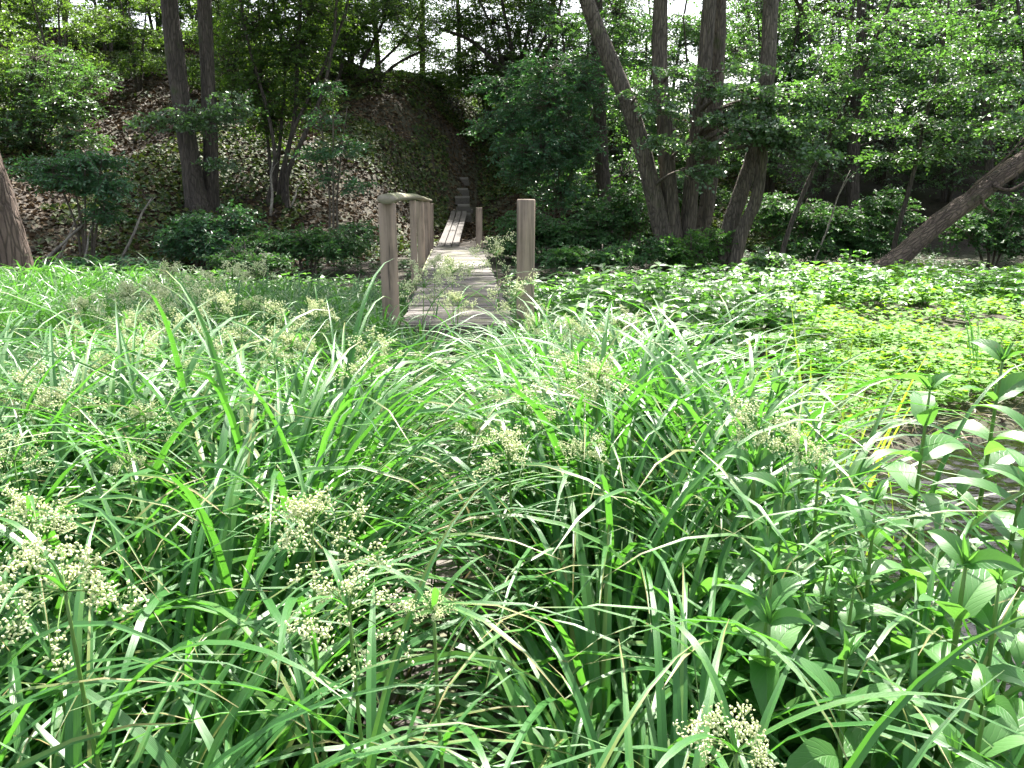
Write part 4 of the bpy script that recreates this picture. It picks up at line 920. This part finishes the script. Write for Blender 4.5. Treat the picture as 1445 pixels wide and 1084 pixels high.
# ------------------------------------------------------------------ willowherbs
prof_lance = lambda t: np.clip(np.sin(np.clip(t, 0, 1)**.72*PI), 0.02, 1)**.85
def willow_proto(seed, h, ll):
    r = np.random.default_rng(seed); st, lf = MB(), MB()
    bx, by = r.normal(0, .04, 2)
    pt = np.array([(0, 0, 0), (bx*.3, by*.3, h*.35), (bx, by, h*.7), (bx*1.4, by*1.4, h)])
    tube(st, pt, [.0065, .006, .005, .0025], 8, True, 0, 4)
    nn = int(h/.08); P, az, e0, bd, L, Wd = [], [], [], [], [], []
    a = r.random()*6
    for k in range(2, nn+1):
        f = k/nn; z = h*f; c = np.array([np.interp(z, pt[:, 2], pt[:, 0]), np.interp(z, pt[:, 2], pt[:, 1]), z]); a += PI/2+r.normal(0, .25)
        for sgn in (0, PI):
            if f < .3 and r.random() < .4: continue
            top = f > .86
            P.append(c); az.append(a+sgn+r.normal(0, .2)); e0.append(r.uniform(.3, .9) if not top else r.uniform(.6, 1.2)); bd.append(r.uniform(1.0, 2.4) if not top else r.uniform(.5, 1.5))
            s = ll*(1-.5*max(0, (f-.82)/.18))*r.uniform(.75, 1.15)*(1 if f > .35 else .75)
            L.append(s*1.3); Wd.append(s*1.3*r.uniform(.33, .44))
    n = len(P)
    ribbons(lf, np.array(P), np.array(az), np.array(e0), np.array(bd), np.array(L), np.array(Wd), 9, prof_lance, r.uniform(.12, .42, n), r.normal(0, .28, n), 1.1, r.normal(0, .5, n), .07)
    # buds at the tip
    n = 7; ribbons(lf, np.tile(pt[-1], (n, 1)), r.random(n)*6.3, r.uniform(.9, 1.5, n), r.uniform(-.2, .5, n), r.uniform(.02, .055, n), r.uniform(.008, .014, n), 4, prof_lance, .4)
    return st.mesh('stem', M_stem), lf.mesh('foliage', M_willow, True, True)
WP = [willow_proto(300+k, h, l) for k, (h, l) in enumerate([(1.05, .14), (1.12, .15), (.95, .13), (.8, .13), (1.0, .12)])]
WH = [(1.05, .14), (1.12, .15), (.95, .13), (.8, .13), (1.0, .12)]
def willowherb(k, u, v, z, label, rz):
    p = WZ(u, v, z); gz = float(H(p[0], p[1])); o = empty('willowherb', (p[0], p[1], gz-.02), label, 'willowherb', 'willowherbs beside the stream', rz)
    s = (z-gz+.02)/WH[k][0]
    link('stem', WP[k][0], o); link('foliage', WP[k][1], o); o.scale = (s, s, s)
    o.rotation_euler.x = random.uniform(-.05, .05); o.rotation_euler.y = random.uniform(-.05, .05)
WL = [
 (0, 1066, 515, 1.08, 'upright willowherb nearest the pale rush head, lit from behind', .4),
 (1, 1282, 552, 1.15, 'tall willowherb standing straight in front of the glittering stream', 1.1),
 (1, 1418, 575, 1.12, 'willowherb with broad drooping leaves at the edge of the stream bend', 2.2),
 (2, 1392, 500, 1.10, 'willowherb beyond the stream bend below the tall reed', .2),
 (3, 1010, 668, 1.0, 'pale topped willowherb at the border of the sedge', 3.0),
 (2, 1150, 690, .98, 'willowherb just before the yellow reed blades', 1.9),
 (0, 1228, 700, 1.0, 'willowherb whose leaves hang over the near stream bank', .9),
 (4, 1108, 790, .9, 'bushy willowherb amid sedge below the pale green rush heads', 2.5),
 (3, 1345, 770, .98, 'willowherb cutting across the glitter of the lower stream', 1.5),
 (2, 1440, 700, 1.02, 'willowherb cropped by the photo edge next to the stream', .7),
 (4, 1398, 838, .95, 'willowherb with one big veined leaf over the lower stream bank', 2.9),
 (3, 1212, 930, .85, 'low willowherb with dark glossy leaves among arching sedge blades', .3),
 (4, 1268, 880, .8, 'half buried willowherb behind the arching blades of the lower bank', 2.0),
 (3, 1300, 1035, .8, 'willowherb shoot at the bottom of the view near the corner', 1.2),
 (2, 1125, 560, .95, 'slender willowherb between the herb bank and the yellow reeds', 2.8),

 (0, 1050, 730, .95, 'willowherb standing among thin sedge left of the bushy one', .2), (3, 1090, 880, .85, 'short willowherb crossed by one long pale blade', 1.7), (4, 1430, 880, .9, 'willowherb with leaves lit from behind at the lower photo edge', 1.3), (3, 1350, 950, .85, 'willowherb low by the water near the bottom corner', .9), (4, 1160, 840, .88, 'willowherb with cupped upper leaves between bushy and low ones', 2.7),
 (2, 1085, 700, .98, 'leafy willowherb between the sedge edge and the pale green rush heads', 1.1), (0, 1040, 810, .92, 'willowherb stem with half its leaves hidden in arching sedge', 2.3), (3, 1185, 800, .85, 'dense willowherb low before the lower end of the visible water', .6)]
for w in WL: willowherb(*w)

# yellow-green reed clump, backlit
def reed_clump(name, label, u, v, mat, n, L, Wd, spread, e0, bend, seed, base_z=0):
    r = np.random.default_rng(seed); p = WZ(u, v, base_z); p[2] = float(H(p[0], p[1]))
    o = empty(name, tuple(p), label, 'reed'); mb = MB()
    P = np.stack([r.normal(0, spread, n), r.normal(0, spread, n), np.zeros(n)-.03], -1)
    ribbons(mb, P, r.random(n)*6.3, r.uniform(e0[0], e0[1], n), r.uniform(bend[0], bend[1], n), r.uniform(L[0], L[1], n), r.uniform(Wd[0], Wd[1], n), 10, prof_blade, .25, r.normal(0, .3, n), 1.6, r.normal(0, .4, n))
    mb.obj('foliage', mat, o, True, True)
    return o
reed_clump('yellow_reed', 'clump of upright yellow green reed blades glowing at the stream bank', 1165, 715, M_yellow, 34, (.7, 1.25), (.016, .026), .15, (1.2, 1.54), (.05, .5), 5)
reed_clump('tall_reed', 'single tall reed shoot rising above the creeping weeds beyond the stream', 1382, 545, M_sedge, 6, (.7, 1.15), (.014, .024), .03, (1.25, 1.54), (.05, .5), 9)
reed_clump('dock_shoot', 'broad wavy dock leaves half hidden in the sedge near the largest rush head', 185, 1010, M_willow, 5, (.25, .38), (.05, .07), .03, (.8, 1.45), (.3, 1.6), 12, .1)

# ------------------------------------------------------------------ meadow herbs
prof_ovate = lambda t: np.clip(np.sin(np.clip(t, 0.0, 1)**.8*PI), .03, 1)
def herb_field(name, label, pts, hrange, leafL, mat, nodes_, K=3, cat='herbs', parent=None):
    n = len(pts); x, y = pts[:, 0], pts[:, 1]; z = H(x, y); h = rng.uniform(hrange[0], hrange[1], n)*np.interp(y, [0, 8.5, 11, 14], [1, 1, .68, .5])
    mb = MB(); lean = rng.normal(0, .12, (n, 2))
    top = np.stack([x+lean[:, 0]*h, y+lean[:, 1]*h, z+h], -1); bot = np.stack([x, y, z-.03], -1)
    twigs(mb, bot, (bot+top)/2+rng.normal(0, .02, (n, 3)), top, .004, .002, 3, 3)
    P, az, e0, bd, L = [], [], [], [], []
    a0 = rng.random(n)*6.3
    for k in range(nodes_):
        f = .35+.65*k/(nodes_-1)
        for j in range(4 if k == nodes_-1 else 3):
            a = a0+k*1.2+j*(PI/2 if k == nodes_-1 else 2.09)+rng.normal(0, .25, n)
            P.append(bot*(1-f)+top*f); az.append(a); e0.append(rng.uniform(.1, .7, n)); bd.append(rng.uniform(.3, 1.2, n)); L.append(leafL*(1.15-.45*f)*rng.uniform(.7, 1.25, n))
    P = np.concatenate(P); az = np.concatenate(az); e0 = np.concatenate(e0); bd = np.concatenate(bd); L = np.concatenate(L)
    ribbons(mb, P, az, e0, bd, L, L*rng.uniform(.5, .68, len(L)), K, prof_ovate, rng.uniform(.1, .35, len(L)), rng.normal(0, .25, len(L)), 1.1)
    return mb
def scatter(n, y0, y1, f):
    u_ = rng.random(n); yy = np.sqrt(u_*(y1**2-y0**2)+y0**2); xx = (rng.random(n)*2-1)*(.66*yy+2)-.06*yy*rng.random(n)
    k = rng.random(n) < f(xx, yy); return np.stack([xx[k], yy[k]], -1)
def tall_zone(x, y):                # herbs from bridge to the bank
    lat, al = bridge_lat(x, y); dry = sstep(.9, 1.3, chan_dist(x, y))
    right = sstep(-.3, .15, x-np.interp(y, [0, 4.3, 6, 7.5, 9, 20], [1.0, .85, .55, .35, .1, -.1]))*(1-sstep(.34*y-.7, .34*y+.2, x)*(1-sstep(10.5, 12.5, y)))*sstep(4.2, 4.8, y)
    left = sstep(10.5, 12, y)*(x < 0)*(1-sstep(13.5, 15, y))
    nb = ((np.abs(lat) > .70) | (al < 7.5))*(1-np.exp(-((x-1.6)**2+(y-4.5)**2)/.25))
    return np.clip(right*(1-sstep(13.5, 15.5, y))+left, 0, 1)*dry*nb*(.45+.7*vnoise(x*.9, y*.9, 33))
pts = scatter(6000, 4.3, 18.5, tall_zone)
tag(herb_field('h', '', pts, (.45, .9), .155, M_herb, 4).obj('herb_undergrowth', M_herb), 'bright leafy herbs massed between the bridge and the stream meadow', 'herbs', kind='stuff')
def low_zone(x, y):
    return sstep(.22*y+.2, .30*y+.3, x)*sstep(.98, 1.15, chan_dist(x, y))*sstep(5.0, 5.8, y-.06*x*0)*(1-sstep(15.5, 17.5, y))
pts = np.concatenate([scatter(26000, 5.0, 19, low_zone), scatter(9000, 4.8, 9, low_zone)]); n = len(pts)
# creeping weeds: rosettes of small rounded leaves at mixed heights
mb = MB(); hz = rng.uniform(.03, .18, n)*(.5+vnoise(pts[:, 0]*3.1, pts[:, 1]*3.1, 41))+.22*vnoise(pts[:, 0]*2.2, pts[:, 1]*2.2, 40)**2
for j in range(4):
    a = rng.random(n)*6.3; L = rng.uniform(.035, .075, n)*(.8+.04*pts[:, 1])
    P = np.stack([pts[:, 0]+.03*np.sin(a)+rng.normal(0, .02, n), pts[:, 1]+.03*np.cos(a)+rng.normal(0, .02, n), H(pts[:, 0], pts[:, 1])+hz+rng.normal(0, .02, n)], -1)
    ribbons(mb, P, a, rng.uniform(-.2, .5, n), rng.uniform(0, .7, n), L, L*.9, 2, lambda t: np.array([[.25, 1, .25]])*np.ones_like(t), .15, rng.normal(0, .25, n))
tag(mb.obj('creeping_weeds', M_lime), 'low lime green carpet of creeping weeds beyond the stream', 'ground cover', kind='stuff')
# bank moss and trailing leaves along the water
# shade herbs on the forest floor
def shade_zone(x, y):
    lat, al = bridge_lat(x, y)
    hill = y-np.interp(x, [-40, -14, -8, -4, -1.2, 4, 12, 40], [13, 14.5, 16.5, 20.5, 26.2, 25.5, 23, 20])
    return sstep(13.5, 15.5, y)*(1-sstep(-1.5, 3.5, hill))*(np.abs(lat) > .8)*(.25+.9*vnoise(x*.8, y*.8, 51))*np.where(x > 5, .75, 1)
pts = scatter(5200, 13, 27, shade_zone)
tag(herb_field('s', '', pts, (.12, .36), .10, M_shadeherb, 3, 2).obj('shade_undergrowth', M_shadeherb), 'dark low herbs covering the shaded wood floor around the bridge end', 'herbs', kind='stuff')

# individual taller herbs standing out of the mass
hp = []
for k in range(4):
    r0 = np.array([[0., 0.], [.16, .05], [-.12, .13], [.03, -.17], [-.17, -.08], [.2, -.12]]); 
    Hs = H
    H = lambda x, y: np.zeros(np.shape(x))
    mbs = [herb_field('t', '', r0, (.6, .85), .15, M_herb, 6, 5)]
    H = Hs
    hp.append(mbs[0].mesh('foliage', M_herb))
TH = [(1085, 372, 14.5, 'silvery sunlit herb standing tallest in front of the leaning trunks'), (1110, 395, 13, 'bright herb stalk below the silvery one at the dark bank'), (1000, 372, 15, 'leafy herb shoot before the foot of the alder'),
      (1210, 355, 13.5, 'tall herb spike alone against the dark hollow by the fallen trunk'), (880, 372, 14.5, 'arched herb top rising between the right post and the alder'), (1300, 380, 13, 'nettle like herb under the lower end of the fallen trunk'),
      (965, 385, 13, 'broad leaved herb on the crest of the bright bank'), (1040, 410, 11.5, 'thick herb stalk in the middle of the bright bank'), (1170, 400, 12, 'herb stalk at the border of herbs and lime weeds'),
      (810, 390, 12.5, 'herb stalk close beside the right bridge post'), (1110, 480, 8.0, 'round leaved herb overhanging the yellow reeds'), (1150, 500, 7.2, 'leafy herb with one pale round leaf by the yellow reeds'), (1010, 470, 8.5, 'dusky herb where sedge meets the herb bank'), (935, 440, 9.5, 'dense herb leaning over the sedge edge'),
      (1400, 385, 12.5, 'ragged herb at the far meadow edge under the fallen trunk')]
for k, (u, v, y, lab) in enumerate(TH):
    p = W(u, v, y); gz = float(H(p[0], p[1])); s = max(.5, (p[2]-gz)/.83)
    o = link('meadow_herb', hp[k % 4]); o.location = (p[0], p[1], gz); o.scale = (min(s, 1.3), min(s, 1.3), s); o.rotation_euler.z = k*1.3
    tag(o, lab, 'herb', 'tall herbs on the bank')

# ------------------------------------------------------------------ leaf litter and ivy on the slope
def slope_zone(x, y):
    hill = y-np.interp(x, [-40, -14, -8, -4, -1.2, 4, 12, 40], [13, 14.5, 16.5, 20.5, 26.2, 25.5, 23, 20])
    return sstep(-3, .5, hill)*(y < 43)
def flat_leaves(pts, L, mat, name, label, lift=.01, tilt=.45, cat='leaves', h=None, asp=.7):
    n = len(pts); x, y = pts[:, 0], pts[:, 1]; z = H(x, y)+lift
    e = .15
    gxx = (H(x+e, y)-H(x-e, y))/(2*e); gyy = (H(x, y+e)-H(x, y-e))/(2*e)
    Nn = unit(np.stack([-gxx, -gyy, np.ones(n)], -1)+rng.normal(0, tilt, (n, 3)))
    a = rng.random(n)*6.3; D = np.stack([np.sin(a), np.cos(a), np.zeros(n)], -1); D = D-Nn*(D*Nn).sum(1, keepdims=True)
    if h is not None: z = z+h
    s = rng.uniform(.6, 1.3, n)*L
    mb = MB(); diamonds(mb, np.stack([x, y, z], -1)-D*s[:, None]*.5, D, Nn, s, s*asp, .25)
    return tag(mb.obj(name, mat, None, False), label, cat, kind='stuff')
pts = scatter(230000, 13, 43, lambda x, y: slope_zone(x, y)*(x > -26)*(x < 9))
flat_leaves(pts, .14, M_litter, 'fallen_leaves', 'brown fallen leaves carpeting the shaded slope', .012, .45, 'leaf litter')
pts = scatter(200000, 14, 43, lambda x, y: (x > -17)*(x < 9)*slope_zone(x, y)*sstep(.36, .52, vnoise(x*.45, y*.45, 61)*.7+.3*vnoise(x*1.7, y*1.7, 62))*((np.abs(x+.06*y-.2) > .5) | (y > 33)))
flat_leaves(pts, .12, M_ivy, 'ivy_leaves', 'yellowish ivy leaves patched over the leafy slope', .05, .5, 'ivy', rng.uniform(0, .10, len(pts)), .9)
pts = scatter(5000, .8, 9, lambda x, y: (chan_dist(x, y) > .7)*.8)
flat_leaves(pts, .05, M_litter, 'leaf_litter', 'dark rotting leaves on wet soil under the sedge', .01, .4, 'leaf litter')

# dead branches lying on the slope
M_deadwood = barkmat('bleached_deadwood', (.12, .10, .08), (.38, .34, .28), 0, 14, .8, .3)
DB = [((48, 345), (150, 292), 16.2, .03, 'pale broken branch pointing up beside the thick edge trunk'), ((165, 292), (215, 278), 17.5, .03, 'short bleached stick on litter right of the drooping elder'), ((70, 300), (118, 296), 16.6, .022, 'crooked thin stick below the drooping elder leaves'),
      ((405, 200), (425, 258), 22.5, .025, 'pale stick leaning against the hazel stems'), ((380, 275), (385, 228), 22, .04, 'short stub of dead stem at the hazel foot'), ((548, 240), (553, 268), 25, .02, 'thin white twig upright in the litter above the handrail'), ((108, 350), (135, 310), 16, .02, 'forked dead twig below the elder bush'),
      ((1150, 330), (1200, 240), 19, .02, 'thin dead pole leaning in the bramble hollow')]
for (a, b_, y, r, lab) in DB:
    p = W(a[0], a[1], y); q = W(b_[0], b_[1], y+.5)
    p[2] = min(p[2], float(H(p[0], p[1]))+.05); 
    o = empty('dead_branch', tuple(p), lab, 'branch', 'dead wood on the slope'); mb = MB()
    d = q-p; m1 = d*.35+xyz(.03, 0, .05); m2 = d*.7+xyz(-.03, 0, .02)
    tube(mb, [xyz(0, 0, 0), m1, m2, d], [r, r*.9, r*.7, r*.3], 6, True, .2, 3)
    tube(mb, [m2, m2+d*.15+xyz(.08, 0, .06), m2+d*.2+xyz(.2, 0, .12)], [r*.5, r*.35, r*.12], 5, True, .2, 2)
    me = mb.mesh('dead_branch', M_deadwood); bpy.data.objects.remove(o)
    o = link('dead_branch', me); o.location = tuple(p); tag(o, lab, 'branch', 'dead wood on the slope')

# ------------------------------------------------------------------ light
w = bpy.data.worlds.new('World'); sc.world = w; w.use_nodes = True
nt = w.node_tree; bg = nt.nodes['Background']
sky = nt.nodes.new('ShaderNodeTexSky'); sky.sky_type = 'NISHITA'; sky.sun_disc = False
sky.sun_elevation = SUN_EL; sky.sun_rotation = SUN_AZ; sky.air_density = 1.0; sky.dust_density = 3.0; sky.ozone_density = 1.0
hz = nt.nodes.new('ShaderNodeHueSaturation'); hz.inputs['Saturation'].default_value = .5
nt.links.new(sky.outputs[0], hz.inputs['Color']); nt.links.new(hz.outputs[0], bg.inputs[0]); bg.inputs[1].default_value = .115
sun = bpy.data.lights.new('sun', 'SUN'); sun.energy = 5.0; sun.angle = math.radians(.6); sun.color = (1, .95, .87)
so = bpy.data.objects.new('sun', sun); COL.objects.link(so)
sd = Vector((math.sin(SUN_AZ)*math.cos(SUN_EL), math.cos(SUN_AZ)*math.cos(SUN_EL), math.sin(SUN_EL)))
so.rotation_euler = sd.to_track_quat('Z', 'Y').to_euler(); so.location = sd*60
vs = sc.view_settings; vs.view_transform = 'Standard'; vs.look = 'None'; vs.exposure = 2.12; vs.gamma = 1
c = sc.cycles
c.max_bounces = 8; c.diffuse_bounces = 4; c.glossy_bounces = 3; c.transmission_bounces = 5; c.transparent_max_bounces = 4
c.caustics_reflective = False; c.caustics_refractive = False
c.use_adaptive_sampling = True; c.adaptive_threshold = .02; c.use_denoising = True
